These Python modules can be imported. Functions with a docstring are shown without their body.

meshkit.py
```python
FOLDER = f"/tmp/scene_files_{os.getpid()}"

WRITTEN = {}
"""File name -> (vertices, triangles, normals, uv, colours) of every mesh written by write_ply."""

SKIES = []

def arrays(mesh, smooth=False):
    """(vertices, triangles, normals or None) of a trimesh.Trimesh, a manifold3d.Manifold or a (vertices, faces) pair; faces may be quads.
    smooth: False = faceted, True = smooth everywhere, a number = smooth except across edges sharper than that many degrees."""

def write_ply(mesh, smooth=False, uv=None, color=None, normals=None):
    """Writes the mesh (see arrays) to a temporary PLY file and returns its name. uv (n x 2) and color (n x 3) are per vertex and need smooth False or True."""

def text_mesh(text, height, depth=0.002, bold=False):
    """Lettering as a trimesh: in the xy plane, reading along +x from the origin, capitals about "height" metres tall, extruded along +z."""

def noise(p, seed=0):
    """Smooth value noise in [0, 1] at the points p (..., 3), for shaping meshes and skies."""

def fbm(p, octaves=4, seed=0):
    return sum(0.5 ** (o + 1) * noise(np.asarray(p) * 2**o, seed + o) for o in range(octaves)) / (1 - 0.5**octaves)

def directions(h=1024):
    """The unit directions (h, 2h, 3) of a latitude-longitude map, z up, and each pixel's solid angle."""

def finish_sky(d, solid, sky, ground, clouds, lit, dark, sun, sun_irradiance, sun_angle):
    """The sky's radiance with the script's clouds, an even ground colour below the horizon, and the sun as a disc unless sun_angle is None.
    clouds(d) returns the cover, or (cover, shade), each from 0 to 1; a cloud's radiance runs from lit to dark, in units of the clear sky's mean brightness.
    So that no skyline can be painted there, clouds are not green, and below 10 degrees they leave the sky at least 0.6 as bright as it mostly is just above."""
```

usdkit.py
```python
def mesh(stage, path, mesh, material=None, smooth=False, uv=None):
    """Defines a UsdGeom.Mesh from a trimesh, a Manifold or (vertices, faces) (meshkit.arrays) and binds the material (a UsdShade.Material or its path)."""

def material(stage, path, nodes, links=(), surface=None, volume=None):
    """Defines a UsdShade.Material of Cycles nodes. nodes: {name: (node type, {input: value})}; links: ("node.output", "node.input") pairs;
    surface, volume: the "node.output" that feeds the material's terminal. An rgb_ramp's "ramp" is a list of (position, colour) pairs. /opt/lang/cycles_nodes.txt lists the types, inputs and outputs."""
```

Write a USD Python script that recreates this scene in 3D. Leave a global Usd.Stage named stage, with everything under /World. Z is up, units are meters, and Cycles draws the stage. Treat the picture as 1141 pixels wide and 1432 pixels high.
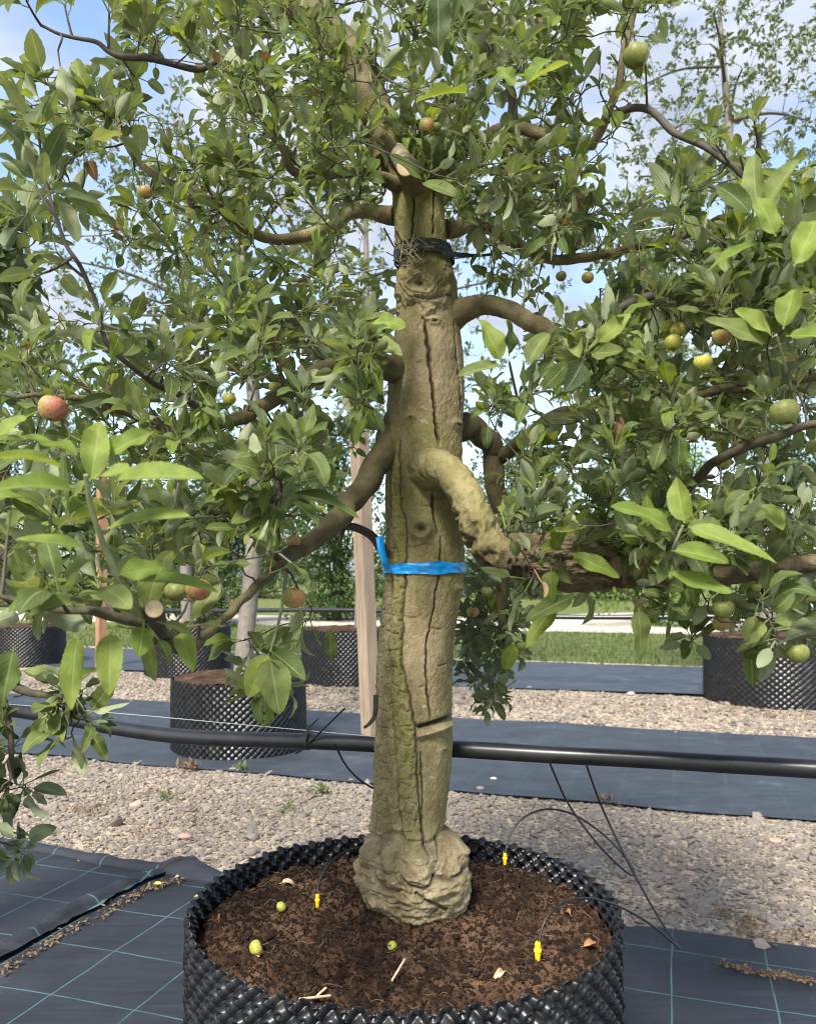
import math
import numpy as np
import trimesh
import usdkit
import meshkit
from pxr import Usd, UsdGeom, UsdLux, UsdShade, Gf, Sdf, Vt

stage = Usd.Stage.CreateInMemory()
UsdGeom.SetStageUpAxis(stage, "Z")
UsdGeom.SetStageMetersPerUnit(stage, 1.0)
W = UsdGeom.Xform.Define(stage, "/World")
stage.SetDefaultPrim(W.GetPrim())
UsdGeom.Scope.Define(stage, "/World/Looks")

# ------------------------------------------------------------------ camera, sky, sun
FOC, CX, HY, EYE = 1142.0, 570.5, 805.0, 1.22
cam = UsdGeom.Camera.Define(stage, "/World/camera")
cam.AddTranslateOp().Set(Gf.Vec3d(0, 0, EYE))
cam.AddRotateXOp().Set(90)
cam.CreateFocalLengthAttr(24.0)
cam.CreateHorizontalApertureAttr(24.0 * 1141 / FOC)
cam.CreateVerticalApertureAttr(24.0 * 1432 / FOC)
cam.CreateVerticalApertureOffsetAttr(24.0 * (HY - 716) / FOC)
cam.CreateClippingRangeAttr(Gf.Vec2f(0.05, 5000))
cam.CreateFStopAttr(6.0)
cam.CreateFocusDistanceAttr(1.75)
cam.CreateExposureAttr(2.93)
SUN_EL, SUN_AZ = math.radians(46), math.radians(201)      # azimuth of the direction towards the sun, atan2(x, y)
SKY_STRENGTH, SUN_INT, SUN_ANGLE = 0.05, 0.35, 14.0
sun_dir = np.array([math.sin(SUN_AZ) * math.cos(SUN_EL), math.cos(SUN_AZ) * math.cos(SUN_EL), math.sin(SUN_EL)])
sky_m = usdkit.material(stage, "/World/Looks/sky", {
    "s": ("sky_texture", {"sky_type": "single_scattering", "sun_disc": False, "sun_elevation": SUN_EL, "sun_rotation": SUN_AZ, "aerosol_density": 1.2}),
    "tc": ("texture_coordinate", {}),
    "mp": ("mapping", {"scale": (1.5, 1.5, 3.2), "location": (3.3, 1.7, 0.4)}),
    "n": ("noise_texture", {"scale": 1.9, "detail": 7, "roughness": 0.56, "distortion": 0.35}),
    "r": ("map_range", {"from_min": 0.42, "from_max": 0.60, "clamp": True}),
    "n2": ("noise_texture", {"scale": 3.4, "detail": 6, "roughness": 0.6}),
    "cc": ("rgb_ramp", {"ramp": [(0.3, (1.25, 1.5, 2.0)), (0.7, (2.6, 2.75, 3.05))]}),
    "x": ("mix", {}),
    "b": ("background_shader", {"strength": SKY_STRENGTH}),
}, [("tc.generated", "mp.vector"), ("mp.vector", "n.vector"), ("mp.vector", "n2.vector"), ("n.fac", "r.value"), ("n2.fac", "cc.fac"),
    ("r.result", "x.fac"), ("s.color", "x.color1"), ("cc.color", "x.color2"), ("x.color", "b.color")], surface="b.background")
dome = UsdLux.DomeLight.Define(stage, "/World/sky")
UsdShade.MaterialBindingAPI.Apply(dome.GetPrim()).Bind(sky_m)
sun = UsdLux.DistantLight.Define(stage, "/World/sun")
sun.CreateNormalizeAttr(True)
sun.CreateIntensityAttr(SUN_INT)
sun.CreateAngleAttr(SUN_ANGLE)
sun.CreateColorAttr(Gf.Vec3f(1.0, 0.95, 0.86))
q = Gf.Rotation(Gf.Vec3d(0, 0, 1), Gf.Vec3d(*map(float, sun_dir)))
sun.AddTransformOp().Set(Gf.Matrix4d().SetRotate(q))

# ------------------------------------------------------------------ helpers
used = {}


def numbered(path):
    n = used.get(path, -1) + 1
    used[path] = n
    return path if n == 0 else f"{path}_{n:03d}"


def data(prim, label=None, category=None, group=None, kind=None):
    for k, v in (("label", label), ("category", category), ("group", group), ("kind", kind)):
        if v:
            prim.SetCustomDataByKey(k, v)


def thing(name, label, category, loc=(0, 0, 0), group=None, kind=None, rz=0.0):
    x = UsdGeom.Xform.Define(stage, numbered("/World/" + name))
    x.AddTranslateOp().Set(Gf.Vec3d(*map(float, loc)))
    if rz:
        x.AddRotateZOp().Set(math.degrees(rz))
    data(x.GetPrim(), label, category, group, kind)
    x.loc = np.array(loc, float)
    return x


def part(parent, name, mesh, mat, smooth=40, uv=None, label=None, kind=None, attrs=None, local=False):
    """A mesh under a thing or a part; the mesh's points are in the world unless local."""
    base = str(parent.GetPath()) if parent is not None else "/World"
    path = numbered(base + "/" + name)
    if isinstance(mesh, trimesh.Trimesh) or hasattr(mesh, "to_mesh"):
        v, f, _ = meshkit.arrays(mesh, False)
    else:
        v, f = np.asarray(mesh[0], float), np.asarray(mesh[1], int)
        if f.shape[1] == 4:
            f = np.vstack([f[:, [0, 1, 2]], f[:, [0, 2, 3]]])
    loc = getattr(parent, "loc", np.zeros(3)) if parent is not None else np.zeros(3)
    if not local:
        v = v - loc
    if attrs or uv is not None:
        smooth = True if smooth else False
    m = usdkit.mesh(stage, path, (v, f), mat, smooth=smooth, uv=uv)
    for k, a in (attrs or {}).items():
        UsdGeom.PrimvarsAPI(m).CreatePrimvar(k, Sdf.ValueTypeNames.FloatArray, "vertex").Set(Vt.FloatArray.FromNumpy(np.asarray(a, np.float32)))
    data(m.GetPrim(), label, None, None, kind)
    m.loc = loc
    return m


def single(name, mesh, mat, label=None, category=None, group=None, kind=None, smooth=40, attrs=None, uv=None):
    m = part(None, name, mesh, mat, smooth=smooth, attrs=attrs, uv=uv)
    data(m.GetPrim(), label, category, group, kind)
    return m


def P(px, py, d):
    """The point at distance d in front of the viewpoint that the photograph shows at pixel (px, py)."""
    return np.array([d * (px - CX) / FOC, d, EYE - d * (py - HY) / FOC])


def G(px, py, z=0.0):
    return P(px, py, (EYE - z) * FOC / (py - HY))


def proj(p):
    p = np.asarray(p, float)
    d = np.maximum(p[..., 1], 1e-3)
    return CX + FOC * p[..., 0] / d, HY - FOC * (p[..., 2] - EYE) / d, p[..., 1]


ROW = math.atan(0.33)
U, V_ = np.array([math.cos(ROW), -math.sin(ROW)]), np.array([math.sin(ROW), math.cos(ROW)])


def uw(u, w, z=0.0):
    u, w = np.asarray(u, float), np.asarray(w, float)
    return np.stack([u * U[0] + w * V_[0], u * U[1] + w * V_[1], np.broadcast_to(z, np.shape(u))], -1)


def to_uw(p):
    return float(p[0] * U[0] + p[1] * U[1]), float(p[0] * V_[0] + p[1] * V_[1])


def spline(pts, n):
    """Catmull-Rom through pts (k, m), n samples."""
    pts = np.asarray(pts, float)
    k = len(pts)
    if k == 2:
        t = np.linspace(0, 1, n)[:, None]
        return pts[0] * (1 - t) + pts[1] * t
    ext = np.vstack([2 * pts[0] - pts[1], pts, 2 * pts[-1] - pts[-2]])
    t = np.linspace(0, k - 1 - 1e-9, n)
    i = np.floor(t).astype(int)
    f = (t - i)[:, None]
    a, b, c, d = ext[i], ext[i + 1], ext[i + 2], ext[i + 3]
    return 0.5 * (2 * b + (c - a) * f + (2 * a - 5 * b + 4 * c - d) * f ** 2 + (3 * b - a - 3 * c + d) * f ** 3)


def tube(path, radii, sides=8, cap=True, amp=0.0, freq=20.0, seed=0):
    """A tube along path (n, 3) with radii (n,), optionally roughened."""
    p = np.asarray(path, float)
    n = len(p)
    r = np.broadcast_to(radii, n).astype(float)
    t = np.gradient(p, axis=0)
    t /= np.maximum(np.linalg.norm(t, axis=1, keepdims=True), 1e-12)
    a = np.array([0, 0, 1.0]) if abs(t[0, 2]) < 0.9 else np.array([1.0, 0, 0])
    nx = np.cross(t[0], a)
    nx /= np.linalg.norm(nx)
    xs = np.empty_like(p)
    for i in range(n):
        nx = nx - t[i] * (nx @ t[i])
        nx /= max(np.linalg.norm(nx), 1e-12)
        xs[i] = nx
    ys = np.cross(t, xs)
    ang = np.arange(sides) * 2 * np.pi / sides
    dirs = xs[:, None, :] * np.cos(ang)[None, :, None] + ys[:, None, :] * np.sin(ang)[None, :, None]
    rr = r[:, None]
    if amp:
        q0 = p[:, None, :] + dirs * rr[..., None]
        rr = rr * (1 + amp * 2 * (meshkit.fbm(q0 * freq, 4, seed) - 0.5))
    v = (p[:, None, :] + dirs * rr[..., None]).reshape(-1, 3)
    i, j = np.meshgrid(np.arange(n - 1), np.arange(sides), indexing="ij")
    j2 = (j + 1) % sides
    a_, b_, c_, d_ = i * sides + j, i * sides + j2, (i + 1) * sides + j2, (i + 1) * sides + j
    f = np.vstack([np.stack([a_, b_, c_], -1).reshape(-1, 3), np.stack([a_, c_, d_], -1).reshape(-1, 3)])
    if cap:
        v = np.vstack([v, p[0], p[-1]])
        s0, s1 = len(v) - 2, len(v) - 1
        k = np.arange(sides)
        k2 = (k + 1) % sides
        f = np.vstack([f, np.stack([np.full(sides, s0), k2, k], -1), np.stack([np.full(sides, s1), (n - 1) * sides + k, (n - 1) * sides + k2], -1)])
    return v, f


def join(parts):
    vs, fs, n = [], [], 0
    for v, f in parts:
        vs.append(v)
        fs.append(np.asarray(f) + n)
        n += len(v)
    return np.vstack(vs), np.vstack(fs)


def grid(nu, nv):
    i, j = np.meshgrid(np.arange(nu - 1), np.arange(nv - 1), indexing="ij")
    a = i * nv + j
    return np.vstack([np.stack([a, a + nv, a + nv + 1], -1).reshape(-1, 3), np.stack([a, a + nv + 1, a + 1], -1).reshape(-1, 3)])


def unit(v):
    return v / np.maximum(np.linalg.norm(v, axis=-1, keepdims=True), 1e-12)


# ------------------------------------------------------------------ materials
def simple(name, color, rough=0.6, scale=30, vary=0.25, bump=0.0, bscale=None, spec=0.4, **kw):
    c = np.array(color, float)
    nodes = {"tc": ("texture_coordinate", {}), "n": ("noise_texture", {"scale": scale, "detail": 5, "roughness": 0.6}),
             "r": ("rgb_ramp", {"ramp": [(0.25, c * (1 - vary)), (0.75, np.minimum(c * (1 + vary), 1))]}),
             "p": ("principled_bsdf", {"roughness": rough, "specular_ior_level": spec, **kw})}
    links = [("tc.object", "n.vector"), ("n.fac", "r.fac"), ("r.color", "p.base_color")]
    if bump:
        nodes["n2"] = ("noise_texture", {"scale": bscale or scale * 3, "detail": 6, "roughness": 0.65})
        nodes["b"] = ("bump", {"strength": 0.8, "distance": bump})
        links += [("tc.object", "n2.vector"), ("n2.fac", "b.height"), ("b.normal", "p.normal")]
    return usdkit.material(stage, "/World/Looks/" + name, nodes, links, surface="p.BSDF")


def leaf_material(name, dark, light, under, trans=0.36, rough=0.6, sat=1.0):
    return usdkit.material(stage, "/World/Looks/" + name, {
        "g": ("geometry", {}), "o": ("object_info", {}), "ad": ("math", {"math_type": "add"}), "fr": ("math", {"math_type": "fraction"}),
        "r": ("rgb_ramp", {"ramp": [(0.0, dark), (0.55, (np.array(dark) + np.array(light)) / 2), (1.0, light)]}),
        "uv": ("uvmap", {"attribute": "st"}), "sx": ("separate_xyz", {}),
        "m1": ("math", {"math_type": "subtract", "value2": 0.5}), "m2": ("math", {"math_type": "absolute"}),
        "mr": ("map_range", {"from_min": 0.015, "from_max": 0.05, "to_min": 0.55, "to_max": 0.0, "clamp": True}),
        "vs": ("math", {"math_type": "multiply", "value2": 7.0}), "va": ("math", {"math_type": "multiply_add", "value2": -5.5}),
        "vf": ("math", {"math_type": "pingpong", "value2": 0.5}),
        "vr": ("map_range", {"from_min": 0.0, "from_max": 0.1, "to_min": 0.28, "to_max": 0.0, "clamp": True}),
        "mx": ("math", {"math_type": "maximum"}),
        "tc": ("texture_coordinate", {}), "n": ("noise_texture", {"scale": 60, "detail": 4}),
        "nr": ("map_range", {"from_min": 0.3, "from_max": 0.7, "to_min": 0.78, "to_max": 1.18}),
        "mul": ("mix", {"mix_type": "multiply", "fac": 1.0}), "cc": ("combine_xyz", {}),
        "vein": ("mix", {"color2": (np.array(light) * 0.6 + np.array([0.16, 0.19, 0.08]))}),
        "bf": ("mix", {"color2": under}),
        "nb": ("noise_texture", {"scale": 130, "detail": 4, "roughness": 0.6}), "hb": ("math", {"math_type": "multiply_add", "value2": -0.9}), "bump": ("bump", {"strength": 0.6, "distance": 0.0016, "invert": True}),
        "ns": ("noise_texture", {"scale": 34, "detail": 5, "roughness": 0.65}), "nsr": ("map_range", {"from_min": 0.64, "from_max": 0.70, "to_max": 0.6, "clamp": True}), "spot": ("mix", {"color2": (0.14, 0.085, 0.03)}),
        "p": ("principled_bsdf", {"roughness": rough, "specular_ior_level": 0.20}),
        "t": ("translucent_bsdf", {}), "tcx": ("hsv", {"hue": 0.475, "saturation": 1.15, "value": 1.5}),
        "mc": ("mix_closure", {"fac": trans}),
    }, [("g.random_per_island", "ad.value1"), ("o.random", "ad.value2"), ("ad.value", "fr.value1"), ("fr.value", "r.fac"),
        ("uv.UV", "sx.vector"), ("sx.x", "m1.value1"), ("m1.value", "m2.value1"), ("m2.value", "mr.value"),
        ("sx.y", "vs.value1"), ("m2.value", "va.value1"), ("vs.value", "va.value3"), ("va.value", "vf.value1"), ("vf.value", "vr.value"),
        ("mr.result", "mx.value1"), ("vr.result", "mx.value2"),
        ("tc.object", "n.vector"), ("n.fac", "nr.value"), ("nr.result", "cc.x"), ("nr.result", "cc.y"), ("nr.result", "cc.z"),
        ("r.color", "mul.color1"), ("cc.vector", "mul.color2"),
        ("tc.object", "ns.vector"), ("ns.fac", "nsr.value"), ("nsr.result", "spot.fac"), ("mul.color", "spot.color1"), ("spot.color", "vein.color1"), ("mx.value", "vein.fac"), ("vein.color", "bf.color1"), ("g.backfacing", "bf.fac"),
        ("tc.object", "nb.vector"), ("nb.fac", "hb.value1"), ("mx.value", "hb.value3"), ("hb.value", "bump.height"), ("bump.normal", "p.normal"),
        ("bf.color", "p.base_color"), ("vein.color", "tcx.color"), ("tcx.color", "t.color"),
        ("p.BSDF", "mc.closure1"), ("t.BSDF", "mc.closure2")], surface="mc.closure")


M = {}
M["leaf"] = leaf_material("apple_leaf", (0.062, 0.092, 0.024), (0.160, 0.196, 0.058), (0.27, 0.30, 0.17))
M["leaf_bright"] = leaf_material("apple_leaf_bright", (0.118, 0.172, 0.028), (0.20, 0.255, 0.055), (0.25, 0.29, 0.16), trans=0.42)
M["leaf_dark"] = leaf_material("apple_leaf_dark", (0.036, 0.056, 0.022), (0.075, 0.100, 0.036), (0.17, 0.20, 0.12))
M["leaf_brown"] = leaf_material("browned_leaf", (0.10, 0.055, 0.022), (0.22, 0.125, 0.045), (0.24, 0.17, 0.09), trans=0.25)
M["leaf_far"] = leaf_material("background_leaf", (0.034, 0.062, 0.017), (0.100, 0.142, 0.036), (0.17, 0.20, 0.10))
M["leaf_hedge"] = leaf_material("hedge_leaf", (0.020, 0.048, 0.012), (0.055, 0.105, 0.024), (0.07, 0.11, 0.035))
M["leaf_conifer"] = leaf_material("pale_tree_leaf", (0.06, 0.115, 0.022), (0.12, 0.20, 0.035), (0.10, 0.16, 0.04))

M["bark"] = usdkit.material(stage, "/World/Looks/apple_bark", {
    "tc": ("texture_coordinate", {}), "mp": ("mapping", {"scale": (1, 1, 0.32)}),
    "n": ("noise_texture", {"scale": 17, "detail": 7, "roughness": 0.68}),
    "r": ("rgb_ramp", {"ramp": [(0.28, (0.115, 0.092, 0.048)), (0.47, (0.235, 0.190, 0.105)), (0.60, (0.32, 0.265, 0.165)), (0.75, (0.45, 0.39, 0.27))]}),
    "nf": ("noise_texture", {"scale": 240, "detail": 4, "roughness": 0.7}),
    "rf": ("map_range", {"from_min": 0.34, "from_max": 0.60, "to_min": 0.66, "to_max": 1.10, "clamp": True}),
    "cf": ("combine_xyz", {}), "m0": ("mix", {"mix_type": "multiply", "fac": 1.0}),
    "np": ("noise_texture", {"scale": 7.5, "detail": 5, "roughness": 0.62, "distortion": 0.6}), "rp": ("rgb_ramp", {"ramp": [(0.32, (0.50, 0.47, 0.43)), (0.47, (0.84, 0.82, 0.78)), (0.60, (1.02, 1.0, 0.96))]}),
    "mpp": ("mix", {"mix_type": "multiply", "fac": 1.0}),
    "nl": ("noise_texture", {"scale": 62, "detail": 4, "roughness": 0.6}), "rl": ("map_range", {"from_min": 0.64, "from_max": 0.70, "to_max": 0.55, "clamp": True}), "ml": ("mix", {"color2": (0.42, 0.41, 0.34)}),
    "nd": ("noise_texture", {"scale": 110, "detail": 5, "roughness": 0.7}), "rd": ("map_range", {"from_min": 0.62, "from_max": 0.70, "to_max": 0.7, "clamp": True}), "md": ("mix", {"color2": (0.07, 0.055, 0.035)}),
    "am": ("attribute", {"attribute": "moss"}), "nm": ("noise_texture", {"scale": 38, "detail": 6, "roughness": 0.7}),
    "mm": ("math", {"math_type": "add"}), "mr": ("map_range", {"from_min": 0.60, "from_max": 1.10, "clamp": True, "to_max": 0.85}),
    "m1": ("mix", {"color2": (0.150, 0.150, 0.038)}),
    "ar": ("attribute", {"attribute": "pink"}), "m3": ("mix", {"color2": (0.36, 0.25, 0.18)}),
    "ac": ("attribute", {"attribute": "crack"}), "m2": ("mix", {"color2": (0.046, 0.034, 0.020)}),
    "v": ("voronoi_texture", {"scale": 120, "feature": "distance_to_edge"}), "vr": ("map_range", {"from_min": 0, "from_max": 0.12, "clamp": True}),
    "hs": ("math", {"math_type": "multiply_add", "value2": 0.35}),
    "b": ("bump", {"strength": 0.7, "distance": 0.0025}),
    "p": ("principled_bsdf", {"roughness": 0.85, "specular_ior_level": 0.25}),
}, [("tc.object", "mp.vector"), ("mp.vector", "n.vector"), ("n.fac", "r.fac"), ("tc.object", "nf.vector"), ("nf.fac", "rf.value"),
    ("rf.result", "cf.x"), ("rf.result", "cf.y"), ("rf.result", "cf.z"), ("r.color", "m0.color1"), ("cf.vector", "m0.color2"),
    ("tc.object", "np.vector"), ("np.fac", "rp.fac"), ("m0.color", "mpp.color1"), ("rp.color", "mpp.color2"), ("tc.object", "nl.vector"), ("nl.fac", "rl.value"), ("rl.result", "ml.fac"), ("mpp.color", "ml.color1"),
    ("mp.vector", "nd.vector"), ("nd.fac", "rd.value"), ("rd.result", "md.fac"), ("ml.color", "md.color1"),
    ("tc.object", "nm.vector"), ("am.fac", "mm.value1"), ("nm.fac", "mm.value2"), ("mm.value", "mr.value"), ("mr.result", "m1.fac"), ("md.color", "m3.color1"), ("ar.fac", "m3.fac"), ("m3.color", "m1.color1"),
    ("m1.color", "m2.color1"), ("ac.fac", "m2.fac"), ("m2.color", "p.base_color"),
    ("mp.vector", "v.vector"), ("v.distance", "vr.value"), ("vr.result", "hs.value1"), ("nf.fac", "hs.value3"), ("hs.value", "b.height"), ("b.normal", "p.normal")], surface="p.BSDF")
M["limb"] = simple("limb_bark", (0.165, 0.14, 0.088), 0.85, 45, 0.55, 0.003, 160, 0.25)
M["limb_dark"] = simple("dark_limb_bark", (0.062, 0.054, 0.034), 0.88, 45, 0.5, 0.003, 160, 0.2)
M["twig"] = simple("twig_bark", (0.055, 0.045, 0.034), 0.75, 60, 0.4, 0.0, None, 0.3)
M["shoot"] = simple("green_shoot", (0.16, 0.18, 0.09), 0.6, 60, 0.3)
M["far_bark"] = simple("pale_grey_bark", (0.155, 0.135, 0.115), 0.85, 25, 0.35, 0.004, 90)
M["cut_wood"] = simple("cut_wood", (0.55, 0.42, 0.25), 0.75, 70, 0.25, 0.001)
def wood(name, c):
    c = np.array(c)
    return usdkit.material(stage, "/World/Looks/" + name, {"tc": ("texture_coordinate", {}), "mp": ("mapping", {"scale": (60, 60, 3.0)}), "n": ("noise_texture", {"scale": 1.0, "detail": 6, "roughness": 0.65, "distortion": 0.4}),
        "v": ("voronoi_texture", {"scale": 5.0}), "vr": ("map_range", {"from_min": 0.05, "from_max": 0.16, "to_min": 0.35, "to_max": 1.0, "clamp": True}), "cv": ("combine_xyz", {}), "m": ("mix", {"mix_type": "multiply", "fac": 1.0}),
        "r": ("rgb_ramp", {"ramp": [(0.28, c * 0.55), (0.5, c), (0.75, c * 1.25)]}), "b": ("bump", {"strength": 0.7, "distance": 0.003}), "p": ("principled_bsdf", {"roughness": 0.8, "specular_ior_level": 0.25})},
        [("tc.object", "mp.vector"), ("mp.vector", "n.vector"), ("n.fac", "r.fac"), ("tc.object", "v.vector"), ("v.distance", "vr.value"), ("vr.result", "cv.x"), ("vr.result", "cv.y"), ("vr.result", "cv.z"),
         ("r.color", "m.color1"), ("cv.vector", "m.color2"), ("m.color", "p.base_color"), ("n.fac", "b.height"), ("b.normal", "p.normal")], surface="p.BSDF")


M["stake"] = wood("stake_wood", (0.25, 0.19, 0.135))
M["stake_red"] = wood("stake_wood_red", (0.28, 0.16, 0.09))
M["pot"] = usdkit.material(stage, "/World/Looks/pot_plastic", {
    "tc": ("texture_coordinate", {}), "n": ("noise_texture", {"scale": 18, "detail": 6, "roughness": 0.7}),
    "r": ("rgb_ramp", {"ramp": [(0.35, (0.005, 0.0055, 0.0065)), (0.58, (0.010, 0.0105, 0.0115)), (0.72, (0.034, 0.030, 0.025))]}),
    "rr": ("map_range", {"from_min": 0.3, "from_max": 0.75, "to_min": 0.24, "to_max": 0.5}),
    "p": ("principled_bsdf", {"specular_ior_level": 0.38})},
    [("tc.object", "n.vector"), ("n.fac", "r.fac"), ("r.color", "p.base_color"), ("n.fac", "rr.value"), ("rr.result", "p.roughness")], surface="p.BSDF")
M["pipe"] = simple("black_pipe", (0.013, 0.013, 0.014), 0.33, 12, 0.5, 0.0, None, 0.5)
M["tubing"] = simple("black_tubing", (0.010, 0.010, 0.011), 0.4, 40, 0.3)
M["strap"] = simple("black_strap", (0.016, 0.016, 0.018), 0.35, 40, 0.4)
M["blue"] = simple("blue_tape", (0.0, 0.24, 0.62), 0.35, 50, 0.25, 0.0015, 90, 0.5)
M["yellow"] = simple("yellow_plastic", (0.80, 0.48, 0.01), 0.4, 40, 0.1)
M["wire"] = simple("galvanised_wire", (0.42, 0.43, 0.44), 0.4, 60, 0.2, metallic=0.8)
M["soil"] = usdkit.material(stage, "/World/Looks/potting_soil", {
    "tc": ("texture_coordinate", {}), "n": ("noise_texture", {"scale": 9, "detail": 7, "roughness": 0.7}), "nf": ("noise_texture", {"scale": 130, "detail": 5, "roughness": 0.75}),
    "r": ("rgb_ramp", {"ramp": [(0.3, (0.018, 0.010, 0.006)), (0.50, (0.056, 0.031, 0.018)), (0.72, (0.150, 0.088, 0.050))]}),
    "rf": ("map_range", {"from_min": 0.3, "from_max": 0.7, "to_min": 0.4, "to_max": 1.5}), "cf": ("combine_xyz", {}), "m": ("mix", {"mix_type": "multiply", "fac": 1.0}),
    "b": ("bump", {"strength": 1.0, "distance": 0.006}), "p": ("principled_bsdf", {"roughness": 0.95, "specular_ior_level": 0.15})},
    [("tc.object", "n.vector"), ("tc.object", "nf.vector"), ("n.fac", "r.fac"), ("nf.fac", "rf.value"), ("rf.result", "cf.x"), ("rf.result", "cf.y"), ("rf.result", "cf.z"),
     ("r.color", "m.color1"), ("cf.vector", "m.color2"), ("m.color", "p.base_color"), ("nf.fac", "b.height"), ("b.normal", "p.normal")], surface="p.BSDF")
M["chips"] = usdkit.material(stage, "/World/Looks/soil_chips", {
    "g": ("geometry", {}), "r": ("rgb_ramp", {"ramp": [(0.0, (0.014, 0.008, 0.005)), (0.5, (0.045, 0.025, 0.015)), (0.8, (0.10, 0.057, 0.032)), (0.94, (0.20, 0.125, 0.07)), (1.0, (0.36, 0.26, 0.16))]}),
    "p": ("principled_bsdf", {"roughness": 0.95, "specular_ior_level": 0.15})}, [("g.random_per_island", "r.fac"), ("r.color", "p.base_color")], surface="p.BSDF")
M["stones"] = usdkit.material(stage, "/World/Looks/gravel_stones", {
    "g": ("geometry", {}), "tc": ("texture_coordinate", {}), "n": ("noise_texture", {"scale": 70, "detail": 4}),
    "r": ("rgb_ramp", {"ramp": [(0.0, (0.17, 0.145, 0.12)), (0.14, (0.31, 0.275, 0.235)), (0.32, (0.48, 0.42, 0.36)), (0.46, (0.56, 0.475, 0.41)), (0.58, (0.42, 0.375, 0.335)), (0.68, (0.55, 0.40, 0.325)), (0.76, (0.62, 0.57, 0.51)), (1.0, (0.76, 0.72, 0.66))]}),
    "rf": ("map_range", {"from_min": 0.3, "from_max": 0.7, "to_min": 0.8, "to_max": 1.15}), "cf": ("combine_xyz", {}), "m": ("mix", {"mix_type": "multiply", "fac": 1.0}),
    "p": ("principled_bsdf", {"roughness": 0.75, "specular_ior_level": 0.35})},
    [("g.random_per_island", "r.fac"), ("tc.object", "n.vector"), ("n.fac", "rf.value"), ("rf.result", "cf.x"), ("rf.result", "cf.y"), ("rf.result", "cf.z"),
     ("r.color", "m.color1"), ("cf.vector", "m.color2"), ("m.color", "p.base_color")], surface="p.BSDF")
M["gravel_bed"] = simple("gravel_bed", (0.36, 0.29, 0.21), 0.95, 45, 0.5, 0.01, 120, 0.15)
M["field"] = simple("field_grass", (0.115, 0.135, 0.045), 0.95, 3, 0.35, 0.03, 40, 0.1)
M["track"] = simple("pale_track", (0.42, 0.375, 0.31), 0.95, 1.5, 0.12, 0.01, 30, 0.1)
M["blade"] = usdkit.material(stage, "/World/Looks/grass_blade", {
    "g": ("geometry", {}), "r": ("rgb_ramp", {"ramp": [(0.0, (0.07, 0.10, 0.025)), (0.45, (0.14, 0.175, 0.05)), (0.7, (0.27, 0.25, 0.10)), (1.0, (0.36, 0.29, 0.16))]}),
    "p": ("principled_bsdf", {"roughness": 0.6}), "t": ("translucent_bsdf", {}), "mc": ("mix_closure", {"fac": 0.35})},
    [("g.random_per_island", "r.fac"), ("r.color", "p.base_color"), ("r.color", "t.color"), ("p.BSDF", "mc.closure1"), ("t.BSDF", "mc.closure2")], surface="mc.closure")
M["litter"] = usdkit.material(stage, "/World/Looks/dry_litter", {
    "g": ("geometry", {}), "r": ("rgb_ramp", {"ramp": [(0.0, (0.13, 0.08, 0.04)), (0.5, (0.28, 0.20, 0.10)), (0.8, (0.40, 0.33, 0.18)), (1.0, (0.42, 0.40, 0.10))]}),
    "p": ("principled_bsdf", {"roughness": 0.85})}, [("g.random_per_island", "r.fac"), ("r.color", "p.base_color")], surface="p.BSDF")
M["yellow_leaf"] = simple("yellow_leaf", (0.55, 0.50, 0.06), 0.6, 60, 0.2)
M["dead_leaf"] = simple("dead_leaf", (0.26, 0.13, 0.06), 0.8, 60, 0.35)
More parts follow.
